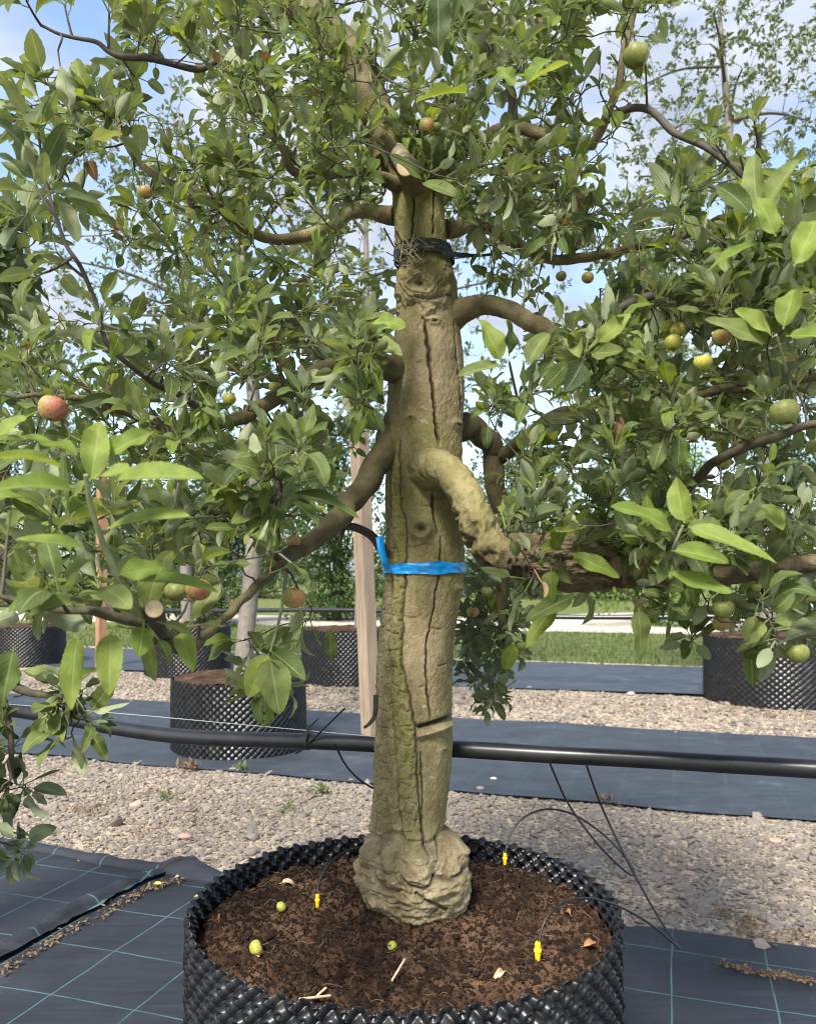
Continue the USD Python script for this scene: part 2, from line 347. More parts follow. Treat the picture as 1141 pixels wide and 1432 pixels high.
M["red_stone"] = simple("red_stone", (0.36, 0.23, 0.18), 0.8, 60, 0.2, 0.002)
M["pale_stone"] = simple("pale_stone", (0.50, 0.46, 0.42), 0.8, 60, 0.2, 0.002)


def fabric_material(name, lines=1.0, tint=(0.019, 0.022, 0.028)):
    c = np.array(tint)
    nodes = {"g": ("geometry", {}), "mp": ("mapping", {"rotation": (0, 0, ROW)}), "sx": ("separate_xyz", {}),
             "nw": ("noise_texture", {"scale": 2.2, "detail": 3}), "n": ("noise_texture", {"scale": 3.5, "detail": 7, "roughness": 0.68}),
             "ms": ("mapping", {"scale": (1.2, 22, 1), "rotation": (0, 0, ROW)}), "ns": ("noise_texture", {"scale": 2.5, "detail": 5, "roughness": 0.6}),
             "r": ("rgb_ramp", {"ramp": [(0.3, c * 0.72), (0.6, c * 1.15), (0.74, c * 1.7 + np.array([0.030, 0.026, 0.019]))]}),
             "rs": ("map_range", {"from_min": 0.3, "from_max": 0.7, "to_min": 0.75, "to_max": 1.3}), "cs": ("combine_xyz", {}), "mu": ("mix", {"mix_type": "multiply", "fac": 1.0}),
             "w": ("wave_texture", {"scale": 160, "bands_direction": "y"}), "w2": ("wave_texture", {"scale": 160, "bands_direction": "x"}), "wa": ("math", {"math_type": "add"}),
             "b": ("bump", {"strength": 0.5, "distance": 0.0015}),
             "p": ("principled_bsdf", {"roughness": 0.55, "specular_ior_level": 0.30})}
    links = [("g.position", "mp.vector"), ("mp.vector", "sx.vector"), ("g.position", "n.vector"), ("n.fac", "r.fac"), ("g.position", "ms.vector"), ("ms.vector", "ns.vector"), ("ns.fac", "rs.value"),
             ("rs.result", "cs.x"), ("rs.result", "cs.y"), ("rs.result", "cs.z"), ("r.color", "mu.color1"), ("cs.vector", "mu.color2"),
             ("mp.vector", "w.vector"), ("mp.vector", "w2.vector"), ("w.fac", "wa.value1"), ("w2.fac", "wa.value2"), ("wa.value", "b.height"), ("b.normal", "p.normal")]
    last = "mu.color"
    nodes["lm"] = ("math", {"math_type": "maximum"})
    nodes["lx"] = ("mix", {"color2": (0.085, 0.20, 0.20)})
    nodes["nl"] = ("noise_texture", {"scale": 6, "detail": 3})
    nodes["nlr"] = ("map_range", {"from_min": 0.35, "from_max": 0.6, "to_min": 0.30 * lines, "to_max": 0.7 * lines, "clamp": True})
    nodes["lmm"] = ("math", {"math_type": "multiply"})
    for ax, off in (("x", 0.006), ("y", -0.222)):
        nodes["o" + ax] = ("math", {"math_type": "add", "value2": off + 28.0 + 0.14})
        nodes["q" + ax] = ("math", {"math_type": "multiply_add", "value2": 0.022})
        nodes["f" + ax] = ("math", {"math_type": "floored_modulo", "value2": 0.28})
        nodes["h" + ax] = ("math", {"math_type": "subtract", "value2": 0.14})
        nodes["a" + ax] = ("math", {"math_type": "absolute"})
        nodes["k" + ax] = ("map_range", {"from_min": 0.0016, "from_max": 0.0032, "to_min": 1.0, "to_max": 0.0, "clamp": True})
        links += [(f"sx.{ax}", f"o{ax}.value1"), ("nw.fac", f"q{ax}.value1"), (f"o{ax}.value", f"q{ax}.value3"), (f"q{ax}.value", f"f{ax}.value1"), (f"f{ax}.value", f"h{ax}.value1"),
                  (f"h{ax}.value", f"a{ax}.value1"), (f"a{ax}.value", f"k{ax}.value"), (f"k{ax}.result", f"lm.value{1 if ax == 'x' else 2}")]
    links += [("g.position", "nw.vector"), ("g.position", "nl.vector"), ("nl.fac", "nlr.value"), ("nlr.result", "lmm.value1"), ("lm.value", "lmm.value2"), ("lmm.value", "lx.fac"), (last, "lx.color1"), ("lx.color", "p.base_color")]
    return usdkit.material(stage, "/World/Looks/" + name, nodes, links, surface="p.BSDF")


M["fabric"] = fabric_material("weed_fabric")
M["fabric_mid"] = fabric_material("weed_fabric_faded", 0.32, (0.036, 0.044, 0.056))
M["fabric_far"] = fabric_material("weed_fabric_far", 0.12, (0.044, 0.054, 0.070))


def apple_material(name, ground, blush, amount):
    return usdkit.material(stage, "/World/Looks/" + name, {
        "tc": ("texture_coordinate", {}), "n": ("noise_texture", {"scale": 18, "detail": 4, "roughness": 0.6}), "nf": ("noise_texture", {"scale": 260, "detail": 3}),
        "sp": ("separate_xyz", {}), "ad": ("math", {"math_type": "multiply_add", "value2": 14.0}),
        "r": ("rgb_ramp", {"ramp": [(0.62 - amount, ground), (0.92 - amount, blush)]}),
        "rf": ("map_range", {"from_min": 0.35, "from_max": 0.65, "to_min": 0.8, "to_max": 1.2}), "cf": ("combine_xyz", {}), "m": ("mix", {"mix_type": "multiply", "fac": 1.0}),
        "p": ("principled_bsdf", {"roughness": 0.52, "specular_ior_level": 0.3})},
        [("tc.object", "n.vector"), ("tc.object", "nf.vector"), ("tc.object", "sp.vector"), ("sp.x", "ad.value1"), ("n.fac", "ad.value3"), ("ad.value", "r.fac"),
         ("nf.fac", "rf.value"), ("rf.result", "cf.x"), ("rf.result", "cf.y"), ("rf.result", "cf.z"), ("r.color", "m.color1"), ("cf.vector", "m.color2"), ("m.color", "p.base_color")], surface="p.BSDF")


M["apple_red"] = apple_material("apple_red", (0.25, 0.19, 0.065), (0.26, 0.095, 0.055), 0.20)
M["apple_russet"] = apple_material("apple_russet", (0.24, 0.20, 0.06), (0.33, 0.18, 0.07), 0.15)
M["apple_green"] = apple_material("apple_green", (0.135, 0.150, 0.040), (0.22, 0.165, 0.05), -0.05)
M["apple_yellow"] = apple_material("apple_yellow", (0.28, 0.275, 0.05), (0.33, 0.25, 0.06), 0.0)

# ------------------------------------------------------------------ ground
rng = np.random.default_rng(7)
n = 48
ang = np.linspace(0, 2 * np.pi, n, endpoint=False)
rad = [0.0, 30, 120, 400]
gv = np.vstack([[0, 0, 0]] + [np.stack([r * np.cos(ang), r * np.sin(ang), np.zeros(n)], -1) for r in rad[1:]])
gf = [[0, 1 + i, 1 + (i + 1) % n] for i in range(n)]
for k in range(2):
    a = 1 + k * n
    for i in range(n):
        j = (i + 1) % n
        gf += [[a + i, a + n + i, a + n + j], [a + i, a + n + j, a + j]]
single("ground", (gv, np.array(gf)), M["field"], kind="structure", smooth=False)


def sheet(u0, u1, w0, w1, nu, nw, z, amp=0.0, freq=3.0, seed=0, edge=0.0):
    u, w = np.meshgrid(np.linspace(u0, u1, nu), np.linspace(w0, w1, nw), indexing="ij")
    p = uw(u, w, z)
    if edge:
        e = (meshkit.noise(np.stack([u * 2.1, np.zeros_like(u), np.zeros_like(u)], -1), seed + 9) - 0.5) * edge
        k = np.clip((w - (w0 + w1) / 2) / ((w1 - w0) / 2), -1, 1)
        p[..., :2] += (e * k)[..., None] * V_
    if amp:
        p[..., 2] += amp * meshkit.fbm(np.stack([u * freq * 0.6, w * freq, np.zeros_like(u)], -1), 4, seed)
    return p.reshape(-1, 3), grid(nu, nw)


single("gravel_path", sheet(-16, 16, -4, 11.6, 60, 40, 0.004, 0.006, 2, 3), M["gravel_bed"], kind="structure", smooth=True)
tr_u, tr_t = np.meshgrid(np.linspace(-60, 60, 61), np.linspace(0, 1, 8), indexing="ij")
tr_w = 17.8 + tr_t * np.interp(tr_u, [-60, -6, 0, 8, 60], [4, 4.5, 12, 36, 50])
single("farm_track", (uw(tr_u, tr_w, 0.006).reshape(-1, 3), grid(61, 8)), M["track"], kind="structure", smooth=True)


def stones(u0, u1, w0, w1, count, size, seed, z0=0.008, keep=None, fade=0.0):
    r = np.random.default_rng(seed)
    ico = trimesh.creation.icosphere(0)
    bv, bf = np.array(ico.vertices), np.array(ico.faces)
    u, w = r.uniform(u0, u1, count), r.uniform(w0, w1, count)
    p = uw(u, w, z0)
    px, py, d = proj(p)
    ok = (d > 0.8) & (px > -60) & (px < 1200)
    if keep is not None:
        ok &= keep(u, w)
    p = p[ok]
    k = len(p)
    s = size * np.exp(r.normal(0, 0.48, k))
    sc = np.stack([s * r.uniform(0.8, 1.4, k), s * r.uniform(0.7, 1.1, k), s * r.uniform(0.3, 0.7, k)], -1)
    a = r.uniform(0, 6.28, k)
    bump = r.uniform(0.76, 1.16, (k, len(bv)))
    v = bv[None] * bump[..., None] * sc[:, None, :]
    ca, sa = np.cos(a)[:, None], np.sin(a)[:, None]
    tx, ty = r.normal(0, 0.25, k)[:, None], r.normal(0, 0.25, k)[:, None]
    x, y, z = v[..., 0] * ca - v[..., 1] * sa, v[..., 0] * sa + v[..., 1] * ca, v[..., 2]
    v = np.stack([x, y, z + tx * x + ty * y], -1) + p[:, None, :]
    v[..., 2] += (sc[:, 2] * 0.35)[:, None]
    f = (bf[None] + (np.arange(k) * len(bv))[:, None, None]).reshape(-1, 3)
    return v.reshape(-1, 3), f


near_gravel = stones(-4.2, 2.6, 2.82, 4.48, 44000, 0.0074, 11)
single("gravel", near_gravel, M["stones"], "pale mixed gravel strip between the two nearest black fabric strips", "gravel", kind="stuff", smooth=50)
far_gravel = stones(-8.0, 6.0, 6.58, 8.72, 30000, 0.0098, 12)
single("gravel", far_gravel, M["stones"], "farther gravel strip with dry litter in front of the back row of pots", "gravel", kind="stuff", smooth=50)

# fabric strips
single("weed_fabric", sheet(-5, 5, -1.2, 2.89, 240, 130, 0.012, 0.018, 2.2, 21, 0.03), M["fabric"],
       "dark woven weed fabric with teal grid threads under the nearest pot", "weed fabric", smooth=True)
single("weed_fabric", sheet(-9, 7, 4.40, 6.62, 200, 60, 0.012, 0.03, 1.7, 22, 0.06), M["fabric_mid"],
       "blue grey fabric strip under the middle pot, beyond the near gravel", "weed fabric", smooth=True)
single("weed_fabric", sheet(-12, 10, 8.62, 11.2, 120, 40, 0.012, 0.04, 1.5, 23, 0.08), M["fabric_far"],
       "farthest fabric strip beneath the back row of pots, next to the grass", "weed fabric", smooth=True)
# curled fabric lap on the left of the near strip
lap_px = [(-60, 1375), (60, 1312), (150, 1262), (205, 1236), (262, 1221)]
lap = spline(np.array([G(*q) for q in lap_px]), 60)
tt = np.linspace(0, 1, 60)
across = np.array([0.83, 0.30, 0])
cs = np.linspace(-1, 1, 13)
lv = []
for i in range(60):
    h = 0.022 + 0.022 * meshkit.noise(np.array([i * 0.35, 0, 0]), 5) + 0.02 * max(0, tt[i] - 0.75) * 4
    wv = 0.06 + 0.03 * meshkit.noise(np.array([i * 0.22, 3, 0]), 6)
    for c in cs:
        wig = 0.012 * (meshkit.noise(np.array([i * 0.7, c * 3, 0]), 8) - 0.5)
        lv.append(lap[i] + across * wv * c + np.array([0, 0, 0.022 + h * (1 - c * c) ** 1.3 * (1 if c < 0.2 else 1 + 0.3 * c) + (0.016 if c > 0.9 else 0) + wig]))
single("fabric_lap", (np.array(lv), grid(60, 13)), M["fabric"], "raised overlapping seam of black fabric running to the left corner", "fabric seam", smooth=True)
# rolled edge of the near strip, left
ed = [(-40, 1178), (60, 1190), (140, 1206), (205, 1216), (262, 1222), (330, 1238)]
edp = spline(np.array([G(*q, 0.02) for q in ed]), 50)
ev = []
for i in range(50):
    rr_ = 0.020 + 0.012 * meshkit.noise(np.array([i * 0.3, 1, 0]), 4) + 0.02 * math.exp(-((i - 40) / 5) ** 2)
    for a in np.linspace(-0.6, 3.6, 12):
        ev.append(edp[i] + np.array([0.2 * math.cos(a), 0.95 * math.cos(a), 0]) * rr_ * 1.6 + np.array([0, 0, rr_ * math.sin(a) + 0.004]))
single("fabric_edge", (np.array(ev), grid(50, 12)), M["fabric"], "rolled black fabric hem along the gravel at left", "fabric hem", smooth=True)

# grass strip beyond the pots
r = np.random.default_rng(31)
k = 26000
gu, gw = r.uniform(-13, 11, k), 11.2 + 6.6 * r.random(k) ** 1.2
gp = uw(gu, gw, 0.0)
px, py, d = proj(gp)
gp = gp[(px > -80) & (px < 1220)]
k = len(gp)
h = r.uniform(0.03, 0.11, k) * (1 + 0.8 * (r.random(k) < 0.05))
a = r.uniform(0, 6.28, k)
side = np.stack([np.cos(a), np.sin(a), np.zeros(k)], -1) * 0.007
lean = np.stack([r.normal(0, 0.4, k), r.normal(0, 0.4, k), np.ones(k)], -1) * h[:, None]
bv = np.stack([gp - side, gp + side, gp + lean], 1).reshape(-1, 3)
single("grass", (bv, np.arange(3 * k).reshape(-1, 3)), M["blade"], "rough green grass strip behind the back row of pots", "grass", kind="stuff", smooth=False)

# ------------------------------------------------------------------ leaves
def leaf_mesh(base, axis, normal, L, Wd, r, nl=5, nw=4, petiole=0.025, serrate=False, curl=None, fold=None):
    """Many leaves at once: (vertices (N, nv, 3), faces of one leaf, uv of one leaf)."""
    N = len(base)
    y = unit(np.asarray(axis, float))
    z = np.asarray(normal, float)
    z = unit(z - (z * y).sum(-1, keepdims=True) * y)
    x = np.cross(y, z)
    t = np.linspace(0, 1, nl + 1)
    s = np.linspace(-1, 1, nw + 1)
    prof = np.sin(np.pi * t ** 0.80) ** 0.62 * (1.0 - 0.10 * t)
    prof = prof / prof.max()
    prof[-1] = 0.03
    prof[0] = 0.10
    if serrate:
        prof[1:-1] *= 1 + 0.028 * np.where(np.arange(nl - 1) % 2, 1, -1)
    T, S = np.meshgrid(t, s, indexing="ij")
    T, S = T.ravel(), S.ravel()
    PR = np.repeat(prof, nw + 1)
    c = (r.uniform(-0.45, 1.6, N) if curl is None else np.broadcast_to(curl, N))[:, None] + 1e-3
    fo = (r.uniform(0.03, 0.62, N) if fold is None else np.broadcast_to(fold, N))[:, None]
    tw = r.normal(0, 0.35, N)[:, None] * T
    ph = r.uniform(0, 6.28, N)[:, None]
    wa = r.uniform(0.0, 0.30, N)[:, None]
    L, Wd = np.broadcast_to(L, N)[:, None], np.broadcast_to(Wd, N)[:, None]
    lx = S * PR * Wd / 2
    bow = fo * np.abs(S) ** 1.4 * PR * Wd / 2 + wa * np.abs(S) * PR * Wd / 2 * np.sin(11 * T + ph + 2 * np.sign(S))
    lx = lx * (1 - 0.28 * fo)
    lx, bow = lx * np.cos(tw) - bow * np.sin(tw), lx * np.sin(tw) + bow * np.cos(tw)
    yy = L * np.sin(c * T) / c + bow * np.sin(c * T)
    zz = -L * (1 - np.cos(c * T)) / c + bow * np.cos(c * T)
    off = np.broadcast_to(petiole, N)[:, None]
    v = base[:, None, :] + x[:, None, :] * lx[..., None] + y[:, None, :] * (yy + off)[..., None] + z[:, None, :] * zz[..., None]
    f = grid(nl + 1, nw + 1)[:, ::-1]
    uv = np.stack([S * 0.5 + 0.5, T], -1)
    # stalk
    pw = 0.0011
    st = np.stack([base - x * pw, base + x * pw, base + y * off + x * pw, base + y * off - x * pw, base - z * pw, base + z * pw, base + y * off + z * pw, base + y * off - z * pw], 1)
    nv0 = (nl + 1) * (nw + 1)
    f = np.vstack([f, np.array([[0, 1, 2], [0, 2, 3], [4, 5, 6], [4, 6, 7]]) + nv0])
    uv = np.vstack([uv, np.full((8, 2), 0.5)])
    return np.concatenate([v, st], 1), f, uv


def flat(v, f, uv):
    N, nv = v.shape[:2]
    return v.reshape(-1, 3), (f[None] + (np.arange(N) * nv)[:, None, None]).reshape(-1, 3), np.tile(uv, (N, 1))


class Foliage:
    """Collects the shoots and leaves of one tree, grown from its limbs."""

    def __init__(self, seed):
        self.r = np.random.default_rng(seed)
        self.nodes, self.nr, self.tubes, self.green, self.leaves = np.zeros((0, 3)), np.zeros(0), [], [], []

    def limb(self, path, radii):
        self.nodes, self.nr = np.vstack([self.nodes, path]), np.concatenate([self.nr, np.broadcast_to(radii, len(path))])

    def leaf(self, base, axis, normal, L, Wd, pet=0.02, tone=0):
        self.leaves.append((base, axis, normal, L, Wd, pet, tone))

    def shoot(self, path, size, count, tone=0, along=0.55, rosette=5, spread=0.9):
        """Leaves along the last part of path, in a spiral, with a rosette at the tip."""
        r = self.r
        n_ = len(path)
        tip_dir = unit(path[-1] - path[-3])
        phase = r.uniform(0, 6.28)
        for i in range(count + rosette):
            tip = i >= count
            t = 1.0 if tip else 1 - along + along * (i + r.random() * 0.5) / max(count, 1)
            q_ = t * (n_ - 1)
            j = min(int(q_), n_ - 2)
            base = path[j] + (path[j + 1] - path[j]) * (q_ - j)
            g = unit(path[j + 1] - path[j])
            a = phase + i * 2.4
            e1 = unit(np.cross(g, [0.3, 0.2, 1.0]) + 1e-6)
            e2 = np.cross(g, e1)
            out = e1 * math.cos(a) + e2 * math.sin(a)
            op = (r.uniform(0.35, 1.0) if tip else r.uniform(0.7, 1.25)) * spread
            ax = g * math.cos(op) + out * math.sin(op) + np.array([0, 0, r.normal(0.20, 0.20)])
            if r.random() < 0.10:
                ax = ax + np.array([0, 0, -0.7])
            nm = g * 0.9 + np.array([0, 0, 0.9]) - out * 0.15 + r.normal(0, 0.28, 3)
            Ls = size * r.uniform(0.42, 1.08) * (r.uniform(0.55, 0.95) if tip and r.random() < 0.5 else 1)
            self.leaf(base, ax, nm, Ls, Ls * r.uniform(0.43, 0.60), r.uniform(0.012, 0.03), tone)

    def twig(self, target, growth, size, count, tone=0, block=None, rosette=5, thick=1.0, along=0.55, max_len=None):
        r = self.r
        dd = np.linalg.norm(self.nodes - target, axis=1)
        below = np.maximum(self.nodes[:, 2] - target[2], 0) * 0.35
        cost = dd + below
        if block is not None:
            cost = cost + 0
        j = int(np.argmin(cost))
        p0, ln = self.nodes[j], dd[j]
        if max_len and ln > max_len:
            return False
        g = unit(growth)
        p1 = p0 + (target - p0) * 0.35 + r.normal(0, 0.10, 3) * ln + np.array([0, 0, -0.05 * ln])
        p2 = target - g * ln * 0.33
        t = np.linspace(0, 1, max(7, int(ln / 0.03)))[:, None]
        path = (1 - t) ** 3 * p0 + 3 * (1 - t) ** 2 * t * p1 + 3 * (1 - t) * t ** 2 * p2 + t ** 3 * target
        path[1:-1] += r.normal(0, 0.0022, (len(path) - 2, 3))
        if block is not None and block(path).any():
            return False
        r0 = min(self.nr[j] * 0.75, (0.0016 + 0.0085 * ln) * thick)
        rad_ = np.maximum(r0 * (1 - t[:, 0]) ** 0.8, 0.0013 * thick)
        self.tubes.append(tube(path, rad_, 5, cap=False))
        k0 = len(path) // 3
        self.nodes, self.nr = np.vstack([self.nodes, path[k0:]]), np.concatenate([self.nr, rad_[k0:]])
        self.shoot(path, size, count, tone, along, rosette)
        return True

    def arrays(self):
        L = self.leaves
        return (np.array([x[0] for x in L]), np.array([x[1] for x in L]), np.array([x[2] for x in L]), np.array([x[3] for x in L]),
                np.array([x[4] for x in L]), np.array([x[5] for x in L]), np.array([x[6] for x in L]))


def inside(px, py, poly):
    poly = np.asarray(poly, float)
    res = np.zeros(np.shape(px), bool)
    for (x0, y0), (x1, y1) in zip(poly, np.roll(poly, -1, 0)):
        c = ((y0 > py) != (y1 > py)) & (px < (x1 - x0) * (py - y0) / (y1 - y0 + 1e-12) + x0)
        res ^= c
    return res


# ------------------------------------------------------------------ the big apple tree: trunk
TD = 1.88
tab = np.array([  # y, left, right in the photograph
    (150, 497, 545), (190, 520, 582), (215, 536, 604), (240, 543, 618), (270, 547, 624), (300, 549, 625), (340, 552, 628), (370, 556, 634), (400, 556, 641), (430, 553, 642), (460, 551, 644), (500, 545, 648), (520, 541, 649), (560, 540, 650), (600, 540, 648), (640, 539, 648), (700, 538, 650),
    (780, 540, 651), (820, 537, 648), (880, 530, 638), (940, 526, 634), (1000, 524, 635), (1040, 521, 637), (1070, 520, 636), (1100, 519, 633), (1140, 517, 628), (1160, 514, 634), (1175, 509, 646), (1200, 502, 655),
    (1220, 501, 660), (1245, 506, 660), (1262, 516, 655), (1278, 528, 640), (1290, 533, 628), (1330, 535, 622)], float)
NZ, NA = 900, 340
yy = np.linspace(1330, 150, NZ)
lf, rt = np.interp(yy, tab[:, 0], tab[:, 1]), np.interp(yy, tab[:, 0], tab[:, 2])
ker = np.hanning(11) / np.hanning(11).sum()
pad = lambda a_: np.convolve(np.pad(a_, 5, mode="edge"), ker, "valid")
lf, rt = pad(lf), pad(rt)
cxp, hw = (lf + rt) / 2, (rt - lf) / 2
phi = np.linspace(0, 2 * np.pi, NA, endpoint=False)
Y2, PH = np.meshgrid(yy, phi, indexing="ij")
CXP, HWP = cxp[:, None] + 0 * PH, hw[:, None] + 0 * PH
XP = CXP + HWP * np.cos(PH)                      # photograph column of each vertex of the front
front = np.clip(-np.sin(PH) * 3, 0, 1)
S = TD / FOC
zz = EYE - (Y2 - HY) * S
q3 = np.stack([np.cos(PH) * 0.09, np.sin(PH) * 0.09, zz], -1)
disp = np.zeros_like(Y2)                          # in metres
moss, crack, pink = np.zeros_like(Y2), np.zeros_like(Y2), np.zeros_like(Y2)
wob = (meshkit.fbm(q3 * np.array([34, 34, 60]), 4, 4) - 0.5) * 5.5


def groove(pts, width, depth, colour=1.0, only=True, jag=1.0):
    global disp, crack
    pts = np.asarray(pts, float)
    o = np.argsort(pts[:, 1])
    gx = np.interp(Y2, pts[o, 1], pts[o, 0])
    fade = np.clip((Y2 - pts[o[0], 1]) / 10, 0, 1) * np.clip((pts[o[-1], 1] - Y2) / 10, 0, 1)
    wv = 0.62 * width * (0.65 + 0.8 * meshkit.noise(np.stack([Y2 * 0.06, Y2 * 0, Y2 * 0], -1), int(width * 10)))
    e = np.exp(-((XP + wob * jag - gx) / wv) ** 2) * fade * front
    disp -= depth * e
    crack = np.maximum(crack, colour * np.clip(e * 1.5 - 0.25, 0, 1))


def bulge(x, y, rx, ry, h, p=2.0):
    global disp
    e = np.exp(-(np.abs((XP - x) / rx) ** p + np.abs((Y2 - y) / ry) ** p)) * front
    disp += h * e
    return e


# broad form: flutes and undulation
disp += 0.010 * (meshkit.fbm(q3 * np.array([14, 14, 3.5]), 3, 1) - 0.5)
disp += 0.003 * (meshkit.fbm(q3 * np.array([60, 60, 26]), 4, 2) - 0.5)
# rough mossy strip on the left: ridged plates
leftness = np.clip((np.interp(Y2, [240, 560, 640, 740, 850, 940, 1006, 1070, 1150, 1200], [560, 548, 557, 567, 563, 566, 580, 583, 591, 600]) - XP) / 5, 0, 1) * np.clip(front * 3 + 0.6, 0, 1)
ridg = 1 - np.abs(2 * meshkit.fbm(q3 * np.array([70, 70, 22]), 4, 6) - 1) * 2
low = np.clip((Y2 - 560) / 300, 0.25, 1)
disp += leftness * low * (0.0085 * (ridg - 0.55) + 0.001)
plate = np.abs(((zz + 0.008 * (meshkit.noise(q3 * 60, 12) - 0.5) * 2) * 26 + np.floor(XP / 18) * 0.37) % 1 - 0.5) * 2
disp -= leftness * low * 0.0045 * np.clip(1 - plate * 7, 0, 1)
inner = np.clip((XP - np.interp(Y2, [600, 800, 900, 984, 1040, 1123], [547, 547, 544, 546, 552, 558])) / 4, 0.25, 1)
moss = np.maximum(moss, leftness * inner * np.clip(1.0 - (Y2 - 1060) / 160, 0.1, 1) * np.clip(-0.15 + 1.5 * meshkit.fbm(q3 * np.array([30, 30, 8]), 3, 15), 0, 0.9))
moss = np.maximum(moss, 0.42 * np.clip((520 - Y2) / 160, 0, 1))
moss = np.maximum(moss, 0.36 * np.clip((XP - 618) / 22, 0, 1) * np.clip((Y2 - 760) / 120, 0, 1) * np.clip((1120 - Y2) / 60, 0, 1))
moss = np.maximum(moss, 0.36 * np.clip((Y2 - 540) / 60, 0, 1) * np.clip((960 - Y2) / 200, 0, 1))
moss = np.maximum(moss, 0.22 * (Y2 < 1150))
groove([(557, 620), (560, 709), (567, 737), (567, 782), (562, 850), (560, 919), (566, 942), (580, 1006), (583, 1067), (591, 1151), (598, 1180)], 2.4, 0.009, 0.75)
groove([(545, 600), (546, 700), (548, 800), (544, 900), (546, 984), (552, 1040), (558, 1123), (566, 1165)], 2.0, 0.006, 0.45)
groove([(592, 461), (596, 489), (600, 525), (605, 566), (609, 605), (614, 632)], 3.4, 0.016)
groove([(604, 690), (604, 714), (608, 735), (612, 752)], 2.0, 0.010)
groove([(617, 750), (613, 800), (608, 837), (597, 894), (595, 917), (597, 956), (602, 1003)], 1.8, 0.010)
groove([(637, 452), (639, 502), (644, 540), (646, 580)], 2.0, 0.008)
groove([(575, 250), (578, 300), (574, 350)], 2.0, 0.007)
groove([(604, 250), (608, 300), (606, 345)], 2.4, 0.009)
groove([(590, 1160), (592, 1100), (588, 1040)], 2.2, 0.008, 0.8)
groove([(620, 1140), (610, 1185)], 2.5, 0.010, 0.9)
e = bulge(592, 905, 16, 40, 0.0)
pink = np.maximum(pink, 0.55 * e)
pink = np.maximum(pink, 0.30 * np.exp(-((XP - 612) / 26) ** 2) * np.clip((Y2 - 440) / 40, 0, 1) * np.clip((640 - Y2) / 60, 0, 1) * front)
# the eye-like knot high on the trunk: rings round a hollow
kn = meshkit.fbm(q3 * 34, 3, 81) - 0.5
dk = np.hypot((XP - 590 + 4 * np.sin(Y2 / 9)) / 1.18, (Y2 - 411)) * (1 + 0.9 * kn) + 9 * kn
ang_k = np.arctan2(Y2 - 411, XP - 590)
ek = np.clip(1 - dk / 36, 0, 1) * front
disp += 0.020 * np.sin(np.clip(ek, 0, 1) * np.pi / 2) ** 0.8 + ek ** 0.5 * 0.0024 * np.sin(dk * 0.95 + ang_k * 1.0 + wob * 0.4) - 0.020 * np.exp(-(dk / 7) ** 2) * front
crack = np.maximum(crack, 0.7 * np.exp(-(dk / 6.5) ** 2) * front)
crack = np.maximum(crack, 0.4 * np.clip(np.sin(dk * 0.95 + ang_k + wob * 0.4 + np.pi) - 0.55, 0, 1) * (ek > 0.1) * front)
groove([(575, 415), (590, 432), (612, 425), (635, 416)], 2.0, 0.0, 0.0)
eb = np.exp(-((Y2 - np.interp(XP, [572, 588, 600, 618, 640], [424, 433, 434, 427, 418])) / 2.6) ** 2) * ((XP > 580) & (XP < 634)) * front
disp -= 0.005 * eb
crack = np.maximum(crack, 0.55 * eb)
bulge(624, 398, 16, 10, 0.008)
# small knot with a hole
dk2 = np.hypot((XP - 588) / 1.1, Y2 - 743)
disp += (0.011 * np.exp(-((dk2 - 10) / 5) ** 2) - 0.012 * np.exp(-(dk2 / 4.5) ** 2)) * front
crack = np.maximum(crack, 1.0 * np.exp(-((np.hypot(XP - 587, (Y2 - 740) * 1.3)) / 4.2) ** 2) * front)
for (kx, ky, kr, kh) in ((644, 824, 7, 0.008), (573, 592, 6, 0.006), (563, 700, 4, 0.005), (605, 682, 6, 0.006), (606, 462, 8, 0.012), (641, 598, 9, 0.008), (626, 1042, 5, 0.004), (556, 500, 6, 0.006), (640, 752, 3, 0.004)):
    dkk = np.hypot((XP - kx), (Y2 - ky) * 1.5)
    disp += kh * (np.exp(-(dkk / kr) ** 2) - 0.9 * np.exp(-(np.hypot(XP - kx, (Y2 - ky - 1) * 2) / (kr * 0.45)) ** 2)) * front
    crack = np.maximum(crack, 0.9 * np.exp(-(np.hypot(XP - kx, (Y2 - ky - 1) * 2) / (kr * 0.5)) ** 2) * front)
# thin horizontal folds
for (fx, fy, fl) in ((600, 714, 24), (590, 765, 40), (610, 700, 20), (575, 1010, 14), (590, 955, 10), (560, 1028, 20), (566, 1083, 16), (610, 875, 16), (575, 860, 26), (578, 1046, 12), (598, 800, 30), (618, 925, 14), (585, 520, 8)):
    ef = np.exp(-((Y2 - fy - 2 * np.sin(XP / 6)) / 1.3) ** 2) * np.exp(-np.abs((XP - fx) / (fl / 2)) ** 4) * front
    disp -= 0.0028 * ef
    crack = np.maximum(crack, 0.45 * ef)
# wound with overhanging lip
lipx = np.clip((XP - 580) / 6, 0, 1)
ylip = 1012 - 10 * np.clip((XP - 583) / 55, 0, 1)
es = np.exp(-((Y2 - ylip + 4) / 3.2) ** 2) * lipx * front
disp -= 0.022 * es
crack = np.maximum(crack, 0.95 * np.clip(es * 1.5 - 0.2, 0, 1))
el = np.exp(-((Y2 - ylip - 7) / 4.0) ** 2) * lipx * front
disp += 0.013 * el
pink = np.maximum(pink, 0.25 * el)
disp -= 0.006 * np.clip((XP - 582) / 8, 0, 1) * np.clip((1110 - Y2) / 60, 0, 1) * (Y2 > ylip) * front
